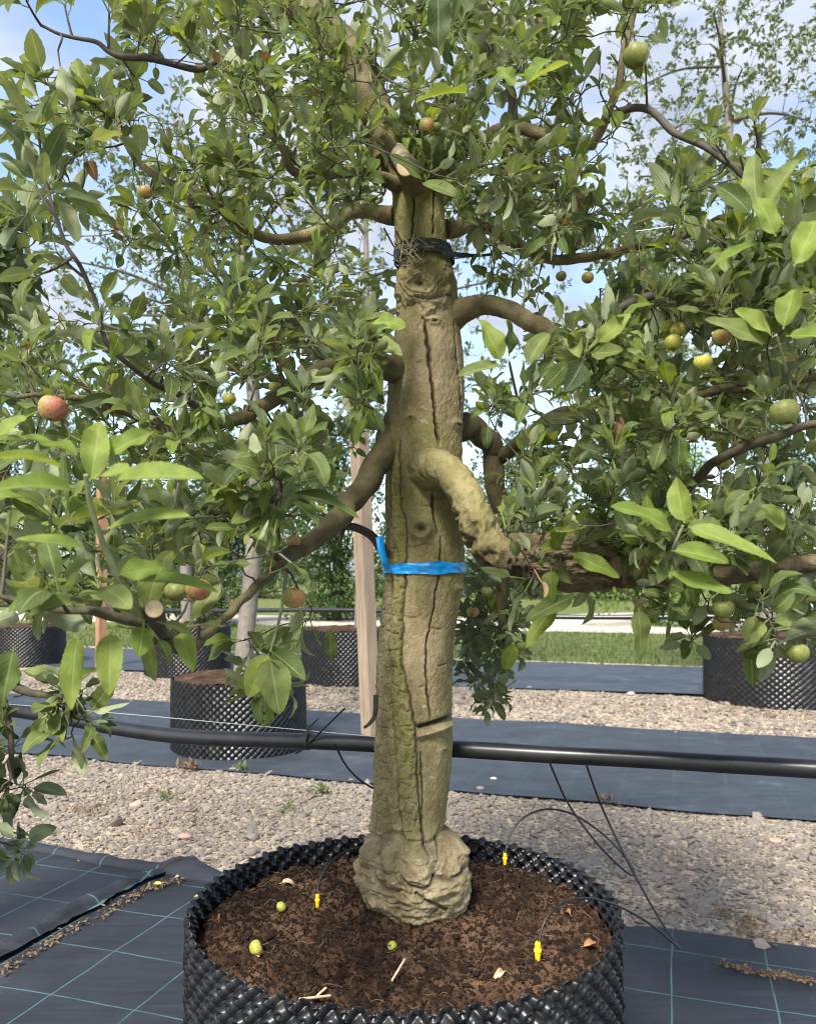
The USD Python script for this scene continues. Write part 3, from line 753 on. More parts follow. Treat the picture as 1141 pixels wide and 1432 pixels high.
# swollen foot
foot = np.clip((Y2 - 1150) / 30, 0, 1)
bl = meshkit.fbm(q3 * np.array([15, 15, 20]), 3, 31)
rd = 1 - np.abs(2 * meshkit.fbm(q3 * np.array([34, 34, 44]), 5, 33) - 1) * 2.2
disp += foot * (0.052 * (bl - 0.5) + 0.0075 * (rd - 0.55)) - 0.013 * np.exp(-((Y2 + wob * 1.5 - 1161 - 6 * np.sin(XP / 13.0)) / 6) ** 2)
crack = np.maximum(crack, foot * 0.55 * np.clip((0.25 - rd) * 3, 0, 1))
for (bx, by, rx_, ry_, h_) in ((584, 1186, 20, 20, 0.034), (646, 1178, 16, 18, 0.016), (628, 1192, 14, 13, 0.014), (600, 1235, 40, 30, 0.022), (530, 1222, 20, 24, 0.016), (640, 1235, 18, 26, 0.016), (570, 1262, 26, 14, 0.010), (548, 1180, 12, 20, 0.012)):
    bulge(bx, by, rx_, ry_, h_)
groove([(571, 1203), (586, 1212), (600, 1206)], 3, 0.0, 0.0)
for (xa, xb, pts_) in ((562, 604, [(562, 1196), (575, 1207), (590, 1209), (604, 1198)]), (580, 622, [(580, 1216), (600, 1230), (622, 1246)]), (600, 650, [(600, 1198), (625, 1206), (650, 1202)]), (525, 560, [(525, 1200), (540, 1216), (560, 1218)])):
    pts_ = np.array(pts_, float)
    ec = np.exp(-((Y2 + wob * 0.5 - np.interp(XP, pts_[:, 0], pts_[:, 1])) / 2.6) ** 2) * ((XP > xa) & (XP < xb)) * front
    disp -= 0.010 * ec
    crack = np.maximum(crack, 0.85 * ec)
lown = np.clip((Y2 - 1265) / 15, 0, 1)
disp -= 0.034 * lown
disp += 0.0016 * (meshkit.fbm(q3 * np.array([160, 160, 90]), 3, 51) - 0.5) * 2
disp -= 0.0035 + 0.004 * np.clip((Y2 - 960) / 120, 0, 1) - 0.004 * foot
rM = HWP * S + disp
# keep the outline where the photograph has it
X3 = (CXP - CX) * S + rM * np.cos(PH)
Y3 = TD + rM * np.sin(PH) * 1.0
tv = np.stack([X3, Y3, zz], -1).reshape(-1, 3)
i, j = np.meshgrid(np.arange(NZ - 1), np.arange(NA), indexing="ij")
j2 = (j + 1) % NA
tf = np.vstack([np.stack([i * NA + j, i * NA + j2, (i + 1) * NA + j2], -1).reshape(-1, 3), np.stack([i * NA + j, (i + 1) * NA + j2, (i + 1) * NA + j], -1).reshape(-1, 3)])
tree = thing("apple_tree", "old apple tree with thick cracked trunk and blue tape in the front pot", "apple tree", (0.016, TD, 0.44), group=None)
trunk = part(tree, "trunk", (tv, tf), M["bark"], smooth=True, attrs={"moss": moss.ravel(), "crack": crack.ravel(), "pink": pink.ravel()})

# limbs: (pixels with distance, radius in pixels at 1.88 m) ...
LIMBS = [
    # low right limb, drooping from the trunk then running out level
    ("gnarled_limb", [(592, 664, 1.86, 36), (602, 657, 1.80, 29), (616, 656, 1.745, 24), (636, 668, 1.695, 22), (655, 700, 1.65, 22), (670, 735, 1.63, 23), (692, 766, 1.62, 25), (735, 779, 1.63, 25), (790, 784, 1.63, 29), (835, 786, 1.60, 30), (880, 796, 1.56, 22), (950, 806, 1.5, 16), (1040, 800, 1.42, 12), (1170, 782, 1.35, 8)], "bark"),
    ("limb", [(618, 452, 1.88, 22), (652, 436, 1.86, 17), (690, 427, 1.84, 13.5), (728, 436, 1.80, 13), (764, 458, 1.75, 13), (800, 487, 1.70, 12), (832, 512, 1.66, 10), (852, 552, 1.64, 9)], "limb"),
    ("limb", [(630, 600, 1.93, 22), (664, 596, 1.97, 17), (686, 622, 2.0, 15), (694, 668, 2.03, 14), (700, 730, 2.08, 12), (704, 800, 2.14, 9), (700, 880, 2.2, 5)], "limb_dark"),
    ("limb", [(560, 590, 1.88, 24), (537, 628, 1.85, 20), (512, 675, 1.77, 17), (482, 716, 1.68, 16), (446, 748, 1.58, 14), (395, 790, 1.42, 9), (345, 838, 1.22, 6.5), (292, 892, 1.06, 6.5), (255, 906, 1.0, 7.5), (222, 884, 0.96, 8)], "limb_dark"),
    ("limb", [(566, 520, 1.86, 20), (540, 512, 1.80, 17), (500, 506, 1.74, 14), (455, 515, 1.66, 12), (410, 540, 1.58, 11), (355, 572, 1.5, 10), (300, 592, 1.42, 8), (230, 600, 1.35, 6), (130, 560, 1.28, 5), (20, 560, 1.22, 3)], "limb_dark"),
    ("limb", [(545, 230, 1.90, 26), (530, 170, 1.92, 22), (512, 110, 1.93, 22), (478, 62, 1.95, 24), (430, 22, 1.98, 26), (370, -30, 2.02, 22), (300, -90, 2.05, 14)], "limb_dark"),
    ("limb", [(585, 270, 1.86, 22), (572, 236, 1.78, 17), (556, 210, 1.72, 14), (540, 196, 1.69, 11), (527, 190, 1.68, 8)], "limb"),
    ("limb", [(600, 262, 1.90, 26), (622, 226, 1.88, 16), (660, 206, 1.84, 11), (705, 184, 1.80, 9), (760, 190, 1.74, 8), (812, 206, 1.68, 7), (838, 196, 1.65, 6.5), (852, 160, 1.62, 6), (866, 112, 1.6, 5.5), (880, 50, 1.58, 5), (896, -10, 1.55, 4)], "twig"),
    ("limb", [(712, 184, 1.80, 8), (716, 140, 1.77, 7), (700, 100, 1.74, 6), (672, 55, 1.72, 5), (640, -5, 1.7, 4)], "twig"),
    ("limb", [(566, 262, 1.86, 14), (530, 250, 1.80, 8), (470, 246, 1.72, 7), (412, 240, 1.64, 6), (388, 180, 1.58, 5), (380, 110, 1.56, 4)], "twig"),
    ("limb", [(555, 300, 1.90, 14), (500, 300, 1.93, 9), (430, 330, 1.9, 8), (350, 320, 1.8, 7), (290, 275, 1.7, 6), (200, 235, 1.62, 5), (150, 140, 1.6, 4)], "twig"),
    ("limb", [(620, 320, 1.92, 14), (670, 318, 1.98, 9), (720, 340, 2.0, 8), (790, 360, 1.95, 7), (870, 350, 1.85, 6), (960, 330, 1.72, 5), (1040, 300, 1.62, 4)], "twig"),
    ("limb", [(790, 480, 1.70, 9), (850, 440, 1.66, 7), (930, 400, 1.6, 6), (1010, 370, 1.52, 5), (1090, 330, 1.46, 4)], "twig"),
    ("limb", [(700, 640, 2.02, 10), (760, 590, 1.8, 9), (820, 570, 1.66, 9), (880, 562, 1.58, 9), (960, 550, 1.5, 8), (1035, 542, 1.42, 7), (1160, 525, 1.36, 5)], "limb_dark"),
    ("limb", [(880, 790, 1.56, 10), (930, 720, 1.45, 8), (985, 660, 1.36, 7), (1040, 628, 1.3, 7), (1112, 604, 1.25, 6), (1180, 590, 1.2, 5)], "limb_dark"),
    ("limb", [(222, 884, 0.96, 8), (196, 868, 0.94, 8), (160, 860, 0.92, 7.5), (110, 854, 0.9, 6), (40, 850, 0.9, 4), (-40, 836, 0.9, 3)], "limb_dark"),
    ("limb", [(300, 590, 1.42, 5.5), (240, 545, 1.3, 4.6), (190, 515, 1.22, 4), (152, 475, 1.18, 4), (122, 410, 1.15, 3.4), (95, 350, 1.12, 3), (62, 250, 1.1, 2.4), (52, 205, 1.1, 2)], "twig"),
    ("limb", [(380, 110, 1.56, 5), (330, 70, 1.52, 4.5), (270, 96, 1.5, 4.5), (205, 85, 1.45, 4.5), (172, 80, 1.42, 4), (120, 58, 1.4, 3), (60, 34, 1.38, 2)], "twig"),
    ("limb", [(395, 790, 1.42, 8), (370, 745, 1.34, 7), (385, 700, 1.28, 6), (392, 688, 1.26, 5)], "twig"),
    ("limb", [(540, 775, 1.84, 8), (522, 752, 1.80, 6.5), (496, 738, 1.77, 5.5), (480, 742, 1.75, 4), (470, 760, 1.74, 2.5)], "twig"),
    ("limb", [(852, 160, 1.62, 5), (900, 150, 1.56, 5), (950, 190, 1.5, 5), (1010, 230, 1.45, 4.5), (1045, 250, 1.4, 4), (1056, 190, 1.38, 3)], "twig"),
]
F = Foliage(101)
SPURS = []
for name, pts, mat in LIMBS:
    pts = np.array(pts, float)
    p3 = np.array([P(a_, b_, c_) for a_, b_, c_ in pts[:, :3]])
    rad_ = pts[:, 3] * pts[:, 2] / FOC
    nn = max(24, int(np.linalg.norm(np.diff(p3, axis=0), axis=1).sum() / 0.008))
    sp = spline(np.hstack([p3, rad_[:, None]]), nn)
    if mat != "bark":
        s_ = np.arange(len(sp)) * 0.008
        wig = np.stack([meshkit.fbm(np.stack([s_ * 9, s_ * 0 + 7 * c_ + len(s_), s_ * 0], -1), 3, 60 + c_) - 0.5 for c_ in range(3)], -1)
        sp[:, :3] += wig * (0.030 * np.clip(s_ / 0.12, 0, 1))[:, None]
    big = rad_.max() > 0.014
    if mat == "bark":
        nn *= 2
        sp = spline(np.hstack([p3, rad_[:, None]]), nn)
        v, f = tube(sp[:, :3], np.maximum(sp[:, 3], 0.001), 72, amp=0.0)
        c_ = np.vstack([np.repeat(sp[:, :3], 72, 0), sp[0, :3], sp[-1, :3]])
        qx, qy, _ = proj(v)
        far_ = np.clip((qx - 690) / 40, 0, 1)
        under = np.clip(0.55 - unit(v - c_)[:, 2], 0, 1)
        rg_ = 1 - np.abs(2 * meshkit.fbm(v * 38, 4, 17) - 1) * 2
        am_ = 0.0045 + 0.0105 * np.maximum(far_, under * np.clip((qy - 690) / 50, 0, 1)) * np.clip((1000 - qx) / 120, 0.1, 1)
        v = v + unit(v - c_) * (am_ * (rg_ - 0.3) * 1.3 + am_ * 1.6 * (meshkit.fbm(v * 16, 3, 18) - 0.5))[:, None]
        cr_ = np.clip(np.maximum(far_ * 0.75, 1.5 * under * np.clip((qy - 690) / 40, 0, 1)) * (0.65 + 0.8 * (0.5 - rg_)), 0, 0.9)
        part(tree, name, (v, f), M[mat], smooth=True, attrs={"moss": 0.40 * (1 - far_), "crack": np.clip(cr_ + 0.10 + 0.5 * np.clip(meshkit.fbm(v * np.array([50, 50, 50]), 3, 29) - 0.5, 0, 1), 0, 0.9), "pink": 0.12 * (1 - far_)})
        F.limb(sp[::6, :3], sp[::6, 3])
        # swollen knuckle on the limb
        ball = trimesh.creation.icosphere(6)
        bv0 = np.array(ball.vertices)
        swirl = 1 - np.abs(2 * meshkit.fbm(bv0 * np.array([2.2, 2.2, 4.0]) + 3, 4, 23) - 1) * 2
        bv1 = bv0 * (1 + 0.30 * (meshkit.fbm(bv0 * 1.6, 3, 21) - 0.5) + 0.20 * (swirl - 0.5))[:, None] * np.array([0.094, 0.066, 0.060]) + P(806, 783, 1.60)
        part(tree, "limb_burl", (bv1, np.array(ball.faces)), M[mat], smooth=True, attrs={"moss": 0 * swirl + 0.1, "crack": np.clip(0.62 + 0.5 * (0.5 - swirl), 0, 0.95), "pink": 0 * swirl + 0.2})
        continue
    v, f = tube(sp[:, :3], np.maximum(sp[:, 3], 0.001), 40 if big else 10, amp=0.14 if big else 0.08, freq=34, seed=5)
    if big and mat != "bark":
        one = np.ones(len(v))
        shade_ = meshkit.fbm(v * np.array([30, 30, 30]), 3, 19)
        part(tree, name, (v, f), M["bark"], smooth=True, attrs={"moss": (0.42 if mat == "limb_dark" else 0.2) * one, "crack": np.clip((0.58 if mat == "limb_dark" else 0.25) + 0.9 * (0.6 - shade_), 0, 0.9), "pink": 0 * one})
    else:
        part(tree, name, (v, f), M[mat], smooth=60)
    F.limb(sp[::3, :3], sp[::3, 3])
    SPURS.append(sp)
# pruned stub faces
def disc(c, nrm, rr, th=0.006):
    nrm = unit(np.asarray(nrm, float))
    return tube(np.array([c - nrm * th, c]), [rr, rr * 0.96], 20)
stub_a = part(tree, "pruned_stub", join([tube(np.array([P(222, 884, .96), P(218, 866, .93), P(216, 852, .905)]), [0.010, 0.0115, 0.011], 14)]), M["limb_dark"])
part(stub_a, "cut_face", disc(P(215.5, 851.5, 0.8965), P(215, 851, .8) - P(218, 860, .92), 0.0098), M["cut_wood"])
stub_b = part(tree, "pruned_stub", tube(np.array([P(556, 214, 1.73), P(562, 222, 1.66), P(566, 232, 1.62)]), [0.020, 0.0195, 0.018], 16, amp=0.1, freq=60), M["limb"])
part(stub_b, "cut_face", disc(P(566.5, 233, 1.612), (0.1, -1, -0.25), 0.0165), M["cut_wood"])
part(tree, "cut_face", disc(P(684, 722, 1.622), (0.95, -0.45, 0.6), 0.012, 0.012), M["cut_wood"])
# curl of dead bark left of the trunk
cb = spline(np.array([P(526, 972, 1.80), P(524, 1000, 1.79), P(517, 1012, 1.785), P(509, 1018, 1.78)]), 12)
part(tree, "bark_curl", tube(cb, np.linspace(0.006, 0.003, 12), 8, amp=0.3, freq=80), M["limb_dark"])

TRUNK_ZONE = [(553, 240), (622, 262), (632, 340), (650, 430), (655, 600), (676, 665), (705, 735), (705, 780), (655, 800), (655, 850), (640, 900), (640, 1000), (660, 1160), (670, 1300), (490, 1300), (505, 1150), (520, 900), (530, 760), (535, 620), (540, 520), (556, 400), (548, 300)]
LIMB_ZONE = [(640, 415), (700, 412), (770, 445), (760, 470), (700, 446), (660, 470), (655, 600), (640, 600)]
LIMB_ZONE2 = [(540, 600), (540, 660), (470, 750), (440, 760), (440, 735), (500, 670)]
GAPS = [[(655, 455), (700, 450), (700, 510), (660, 530)], [(660, 625), (675, 625), (678, 668), (668, 660)],
        [(190, 90), (270, 80), (300, 170), (240, 230), (200, 190)], [(65, 330), (140, 300), (170, 400), (110, 460), (60, 420)],
        [(820, 20), (990, 0), (985, 160), (930, 200), (880, 290), (830, 290), (810, 100)], [(1050, 130), (1141, 60), (1141, 240), (1080, 240)],
         [(735, 380), (810, 360), (830, 430), (760, 440)], [(80, 480), (150, 470), (150, 530), (60, 500)],
        [(316, 745), (362, 745), (356, 935), (318, 935)], [(440, 855), (530, 800), (530, 1000), (440, 1000)], [(735, 830), (880, 838), (885, 960), (735, 960)], [(300, 840), (400, 860), (440, 910), (340, 930), (300, 930)]]


def block_main(path):
    px, py, d = proj(path)
    b = (inside(px, py, TRUNK_ZONE) & (d < 1.80)) | (d < 0.55)
    for z_ in (LIMB_ZONE, LIMB_ZONE2):
        b |= inside(px, py, z_) & (d < 1.9)
    return b


def sample(poly, dr, count, size, leaves_, tone=0, up=0.7, rosette=5, fol=F, seed=0, block=block_main, along=0.55, thick=1.0, gap=0.85):
    r = np.random.default_rng(seed)
    poly = np.array(poly, float)
    lo, hi = poly.min(0), poly.max(0)
    done, tries = 0, 0
    todo = []
    while len(todo) < count and tries < count * 30:
        tries += 1
        x, y = r.uniform(lo, hi)
        if not inside(np.array(x), np.array(y), poly):
            continue
        d = r.uniform(*dr)
        if any(inside(np.array(x), np.array(y), g_) for g_ in GAPS) and r.random() < gap:
            continue
        t = P(x, y, d)
        if block(t[None]).any():
            continue
        todo.append(t)
    todo = np.array(todo)
    dist = [np.linalg.norm(fol.nodes - t, axis=1).min() for t in todo]
    for k_ in np.argsort(dist):
        t = todo[k_]
        out = np.array([t[0] - 0.016, (t[1] - TD), 0])
        g = unit(out) * 0.6 + np.array([0, 0, up]) + r.normal(0, 0.45, 3)
        fol.twig(t, g, size, leaves_, tone, block, rosette, thick, along)


# where the photograph shows foliage of this tree
sample([(180, -30), (560, -30), (545, 240), (530, 430), (330, 480), (200, 300)], (1.35, 2.3), 175, 0.047, 9, seed=1)
sample([(560, -30), (930, -30), (900, 200), (820, 330), (640, 300), (560, 200)], (1.3, 2.3), 165, 0.048, 9, seed=2)
sample([(640, 250), (900, 250), (900, 430), (700, 430)], (1.6, 2.4), 56, 0.045, 8, seed=3)
sample([(0, 430), (330, 420), (540, 440), (530, 560), (470, 640), (0, 640)], (1.1, 2.2), 130, 0.053, 8, seed=4)
sample([(660, 470), (900, 420), (1160, 300), (1160, 780), (700, 760), (680, 560)], (1.15, 2.1), 205, 0.055, 8, seed=5)
sample([(730, 740), (1160, 740), (1160, 900), (900, 920), (830, 830), (730, 820)], (1.15, 1.75), 46, 0.064, 7, up=-0.05, seed=6)
sample([(-20, 640), (440, 640), (430, 760), (300, 830), (-20, 860)], (0.95, 1.7), 46, 0.060, 7, seed=7)
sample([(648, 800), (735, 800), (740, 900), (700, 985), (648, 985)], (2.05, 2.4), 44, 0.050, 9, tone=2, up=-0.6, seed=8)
sample([(930, 230), (1160, 200), (1160, 480), (930, 450)], (1.2, 1.7), 44, 0.064, 7, seed=9)
sample([(-10, 60), (190, 90), (220, 380), (100, 300), (-10, 330)], (1.1, 1.9), 26, 0.062, 7, seed=10)
sample([(330, 870), (440, 870), (430, 960), (350, 970)], (1.38, 1.55), 7, 0.062, 6, tone=0, up=0.1, seed=12, gap=0.0)
sample([(560, 180), (640, 180), (640, 270), (545, 270)], (1.65, 1.8), 10, 0.060, 6, seed=13)
sample([(470, 440), (552, 430), (545, 520), (480, 540)], (1.5, 1.75), 10, 0.066, 6, seed=14)

# short spurs with small rosettes all along the thinner limbs
sr = np.random.default_rng(88)
for sp in SPURS:
    i_ = 4
    while i_ < len(sp):
        if sp[i_, 3] < 0.0125:
            p0 = sp[i_, :3]
            g_ = unit(sr.normal(0, 0.8, 3) + np.array([0, -0.1, 0.7]))
            ln = sr.uniform(0.02, 0.07)
            path = np.array([p0 + g_ * ln * q_ + np.array([0, 0, 0.2 * ln * q_ * q_]) for q_ in np.linspace(0, 1, 5)])
            if not block_main(path).any():
                F.tubes.append(tube(path, np.linspace(0.0026, 0.0016, 5), 5, cap=False))
                F.shoot(path, sr.uniform(0.04, 0.066), 2, 0, 0.4, int(sr.integers(3, 7)), 1.1)
        i_ += int(sr.integers(4, 10))

# single leaves that can be read in the photograph: base pixel, tip pixel, width in pixels, distances, tone
HERO = [
    (87, 655, 0, 619, 34, .80, .74, 1), (104, 686, 13, 661, 38, .79, .72, 1), (126, 673, 141, 588, 40, .80, .82, 1), (131, 670, 170, 647, 42, .79, .74, 1), (147, 636, 205, 605, 34, .82, .84, 1),
    (160, 673, 266, 652, 42, .80, .76, 1), (147, 741, 247, 703, 42, .82, .78, 1), (118, 765, 30, 752, 32, .82, .80, 1), (108, 636, 34, 604, 32, .83, .88, 1), (124, 844, 48, 838, 26, .86, .82, 0),
    (195, 812, 290, 802, 34, .88, .84, 1), (162, 805, 222, 790, 32, .86, .88, 1), (140, 820, 178, 838, 36, .86, .83, 0), (155, 884, 150, 955, 36, .90, .86, 1), (108, 890, 95, 978, 32, .90, .86, 1), (205, 884, 213, 948, 22, .93, .92, 0),
    (20, 905, 0, 985, 60, .8, .8, 0), (385, 676, 390, 610, 42, 1.2, 1.2, 2), (372, 655, 316, 612, 32, 1.22, 1.2, 0), (405, 676, 478, 660, 26, 1.2, 1.15, 0), (380, 692, 298, 690, 24, 1.2, 1.15, 0), (376, 700, 330, 722, 26, 1.2, 1.14, 0),
    (384, 704, 346, 742, 28, 1.2, 1.14, 0), (390, 706, 372, 748, 30, 1.2, 1.13, 0), (402, 700, 444, 716, 26, 1.2, 1.15, 0), (408, 690, 492, 700, 24, 1.2, 1.15, 0), (398, 672, 430, 622, 28, 1.22, 1.24, 0),
    (885, 516, 882, 460, 38, 1.25, 1.25, 1), (942, 746, 880, 692, 36, 1.1, 1.06, 1), (962, 736, 1078, 780, 36, 1.1, 1.04, 1), (957, 732, 946, 670, 34, 1.12, 1.12, 1), (935, 800, 1016, 824, 30, 1.12, 1.08, 1), (940, 770, 1012, 776, 32, 1.1, 1.06, 1),
    (893, 850, 898, 926, 30, 1.2, 1.2, 0), (1050, 905, 1052, 956, 22, 1.25, 1.25, 0), (800, 835, 742, 858, 30, 1.4, 1.35, 0), (780, 842, 738, 890, 24, 1.45, 1.4, 1), (800, 775, 860, 800, 26, 1.35, 1.3, 1),
    (735, 118, 788, 84, 34, 1.25, 1.25, 1), (740, 122, 766, 62, 30, 1.25, 1.28, 1), (655, 130, 585, 124, 32, 1.3, 1.25, 1), (720, 122, 700, 88, 26, 1.3, 1.3, 1), (612, -8, 614, 56, 44, 1.3, 1.3, 2),
    (45, 182, 62, 128, 34, 1.05, 1.08, 2), (36, 206, 0, 165, 32, 1.05, 1.02, 2), (50, 252, 4, 212, 30, 1.08, 1.04, 2), (58, 242, 92, 166, 26, 1.08, 1.1, 0), (62, 262, 60, 215, 20, 1.08, 1.05, 0), (70, 266, 134, 278, 14, 1.1, 1.06, 2),
    (700, 505, 676, 446, 36, 1.3, 1.28, 1), (712, 498, 712, 452, 34, 1.3, 1.28, 0), (738, 510, 762, 460, 30, 1.3, 1.3, 0), (705, 512, 646, 514, 26, 1.3, 1.26, 0), (518, 452, 560, 444, 26, 1.45, 1.42, 1), (512, 470, 556, 486, 28, 1.45, 1.4, 0), (505, 450, 545, 430, 22, 1.48, 1.46, 0),
    (590, 255, 640, 262, 22, 1.6, 1.55, 0), (590, 250, 552, 215, 26, 1.55, 1.5, 0), (378, 920, 386, 985, 48, 1.30, 1.24, 0), (376, 914, 345, 965, 34, 1.32, 1.28, 1), (380, 912, 420, 940, 34, 1.32, 1.28, 0), (372, 908, 402, 876, 22, 1.34, 1.36, 0), (384, 908, 412, 895, 30, 1.34, 1.32, 0), (366, 908, 352, 880, 22, 1.34, 1.36, 0),
    (460, 878, 464, 922, 18, 1.4, 1.4, 0), (1085, 330, 1060, 272, 30, 1.1, 1.1, 1), (1060, 290, 1048, 214, 32, 1.15, 1.15, 0), (1070, 290, 1108, 224, 34, 1.15, 1.12, 0), (1050, 300, 1012, 250, 28, 1.15, 1.15, 0), (1100, 470, 1150, 466, 34, 1.05, 1.0, 1), (1080, 470, 1040, 430, 34, 1.1, 1.08, 1), (1095, 460, 1110, 400, 34, 1.1, 1.1, 1), (1070, 480, 1005, 440, 30, 1.1, 1.05, 0), (1110, 372, 1146, 300, 40, 1.0, 1.0, 1), (1060, 340, 1000, 356, 24, 1.15, 1.1, 1),
    (720, 900, 706, 936, 26, 2.0, 2.0, 1),
]
hr = np.random.default_rng(55)
hero_leaves = []
for (bx, by, tx_, ty_, wpx, d0, d1, tone) in HERO:
    b_, t_ = P(bx, by, d0), P(tx_, ty_, d1)
    ax = t_ - b_
    L_ = np.linalg.norm(ax)
    view = unit(-b_ + np.array([0, 0, EYE]))
    nm = np.array([0, 0, 0.75]) + view * hr.uniform(0.55, 1.0) + hr.normal(0, 0.15, 3)
    hero_leaves.append((b_, ax, nm, L_ * 1.04, min(wpx * 1.12 * (d0 + d1) / 2 / FOC, L_ * 0.62), 0.004, tone))
# stems of the bright shoots
HSHOOT = [([(208, 870, .93), (178, 830, .88), (150, 775, .85), (128, 710, .82), (120, 664, .80)], 0.0042), ([(392, 690, 1.25), (390, 690, 1.2)], 0.004), ([(930, 800, 1.3), (940, 770, 1.15), (955, 735, 1.12)], 0.003), ([(716, 180, 1.75), (722, 150, 1.45), (732, 118, 1.26)], 0.003),
          ([(724, 560, 1.75), (715, 520, 1.4), (712, 505, 1.31)], 0.003), ([(400, 800, 1.43), (392, 860, 1.38), (378, 912, 1.32)], 0.0035), ([(880, 562, 1.56), (884, 540, 1.35), (885, 516, 1.26)], 0.002), ([(470, 510, 1.7), (500, 475, 1.5), (510, 455, 1.46)], 0.003), ([(1120, 600, 1.28), (1100, 520, 1.15), (1085, 468, 1.1)], 0.003), ([(1045, 250, 1.4), (1062, 330, 1.2), (1062, 290, 1.15)], 0.003)]
SH = []
for pts, r0 in HSHOOT:
    sp = spline(np.array([P(*q_) for q_ in pts]), 16)
    SH.append((part(tree, "shoot", tube(sp, np.linspace(r0, r0 * 0.6, 16), 8), M["shoot"]), sp))

APPLES = (
    (73, 571, 40, 1.12, "apple_red", "red flushed apple at the left edge above the large bright leaves"),
    (277, 824, 36, 0.98, "apple_red", "orange red apple half behind a leaf near the pruned stub at lower left"),
    (247, 827, 32, 1.04, "apple_green", "shaded green apple tucked left of the orange red one"),
    (410, 836, 33, 1.40, "apple_russet", "round olive russet apple hanging low left of the wooden stake"),
    (411, 757, 21, 1.50, "apple_russet", "small brownish apple above the low olive russet one"),
    (203, 268, 20, 1.55, "apple_russet", "small reddish brown apple high on the left against the sky"),
    (596, 176, 23, 1.60, "apple_russet", "pinkish apple above the cut stub at the top of the trunk"),
    (611, 177, 13, 1.60, "apple_green", "tiny green apple touching the pinkish one above the trunk"),
    (890, 78, 36, 1.50, "apple_green", "dark green apple beside the upper right branch"),
    (822, 388, 17, 1.80, "apple_russet", "small tan apple on the sky gap right of the high wire strap"),
    (785, 386, 15, 1.85, "apple_green", "small dark green apple just left of the small tan one"),
    (933, 456, 20, 1.50, "apple_yellow", "upper left yellow apple of the tight cluster of three at right"),
    (948, 461, 22, 1.48, "apple_yellow", "upper right yellow apple of the tight cluster of three at right"),
    (941, 479, 24, 1.46, "apple_yellow", "lowest yellow apple of the tight cluster of three at right"),
    (983, 507, 26, 1.35, "apple_yellow", "pale yellow green apple below and right of the cluster of three"),
    (1008, 472, 26, 1.45, "apple_russet", "dull russet apple half hidden right of the yellow cluster"),
    (1098, 576, 40, 1.15, "apple_green", "large olive apple at the right edge above the dark hedge"),
    (1010, 648, 20, 1.40, "apple_yellow", "pale small apple in the leaves below the large olive one"),
    (914, 857, 20, 1.45, "apple_green", "small bright green apple under the long right limb"),
    (1012, 852, 30, 1.35, "apple_green", "shaded olive apple in the hanging twigs above the right pot"),
    (1008, 872, 24, 1.40, "apple_russet", "lower brownish apple of the pair above the right pot"),
    (1116, 914, 31, 1.25, "apple_green", "lowest green apple hanging in front of the right pot"),
    (1058, 821, 14, 1.40, "apple_yellow", "tiny yellow green apple below the limb at far right"),
    (680, 828, 17, 2.12, "apple_green", "small green apple right of the trunk just below the blue tape"),
    (661, 856, 17, 2.10, "apple_russet", "small orange russet apple behind the right side of the trunk"),
    (729, 904, 15, 2.10, "apple_green", "little green apple low in the hanging spray right of the trunk"),
    (384, 541, 17, 1.60, "apple_yellow", "small yellow apple over the dark left limb"),
    (320, 558, 19, 1.50, "apple_yellow", "yellow green apple under the dark left limb"),
)
LB, LA, LN, LL, LW, LP, LT = F.arrays()
mid = LB + unit(LA) * (LL * 0.55 + LP)[:, None]
tips = LB + unit(LA) * (LL + LP)[:, None]
bad = block_main(mid) | block_main(tips) | (inside(*proj(LB)[:2], TRUNK_ZONE) & (LB[:, 1] < 1.8))
px, py, d = proj(mid)
g2 = np.random.default_rng(9)
for gp_ in GAPS:
    bad |= inside(px, py, gp_) & (g2.random(len(px)) < 0.62)
bad |= (d < 0.62)
BURL_ZONE = [(690, 735), (760, 745), (880, 752), (880, 830), (690, 812)]
bad |= inside(px, py, BURL_ZONE) & (d < 1.62) & (g2.random(len(px)) < 0.7)
tx_, ty_, td_ = proj(tips)
bx_, by_, bd_ = proj(LB)
for a_ in APPLES:
    for qx, qy, qd in ((px, py, d), (tx_, ty_, td_), (bx_, by_, bd_)):
        bad |= (np.hypot(qx - a_[0], qy - a_[1]) < a_[2] * 0.85 + 7) & (qd < a_[3] + 0.03)
# keep leaves out of the trunk itself
bad |= (np.hypot(mid[:, 0] - 0.03, mid[:, 1] - TD) < 0.09) & (mid[:, 2] < 2.1)
ok = ~bad
LB, LA, LN, LL, LW, LP, LT = (a_[ok] for a_ in (LB, LA, LN, LL, LW, LP, LT))
# tones: mostly the ordinary one, young bright ones and shaded dark ones mixed in
tr = np.random.default_rng(77)
ru = tr.random(len(LT))
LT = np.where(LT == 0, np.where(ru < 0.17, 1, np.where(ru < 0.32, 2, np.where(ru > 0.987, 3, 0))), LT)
px, py, d = proj(LB + unit(LA) * (LL * 0.5)[:, None])
inframe = (px > 0) & (px < 1141) & (py > 0) & (py < 1432)
size_px = LL / d * inframe
n_ind = 300 - len(hero_leaves)
order = np.argsort(-size_px)
big_ix, rest = order[:n_ind], order[n_ind:]
LT = np.where((LT == 3) & (LL / LB[:, 1] * FOC > 36), 0, LT)
mats = [M["leaf"], M["leaf_bright"], M["leaf_dark"], M["leaf_brown"]]
lr = np.random.default_rng(5)
hb = [np.array([h_[k_] for h_ in hero_leaves]) for k_ in range(7)]
v, f, uv = leaf_mesh(hb[0], hb[1], hb[2], hb[3], hb[4], lr, 24, 6, hb[5], True, curl=lr.uniform(0.1, 0.7, len(hb[0])), fold=lr.uniform(0.1, 0.55, len(hb[0])))
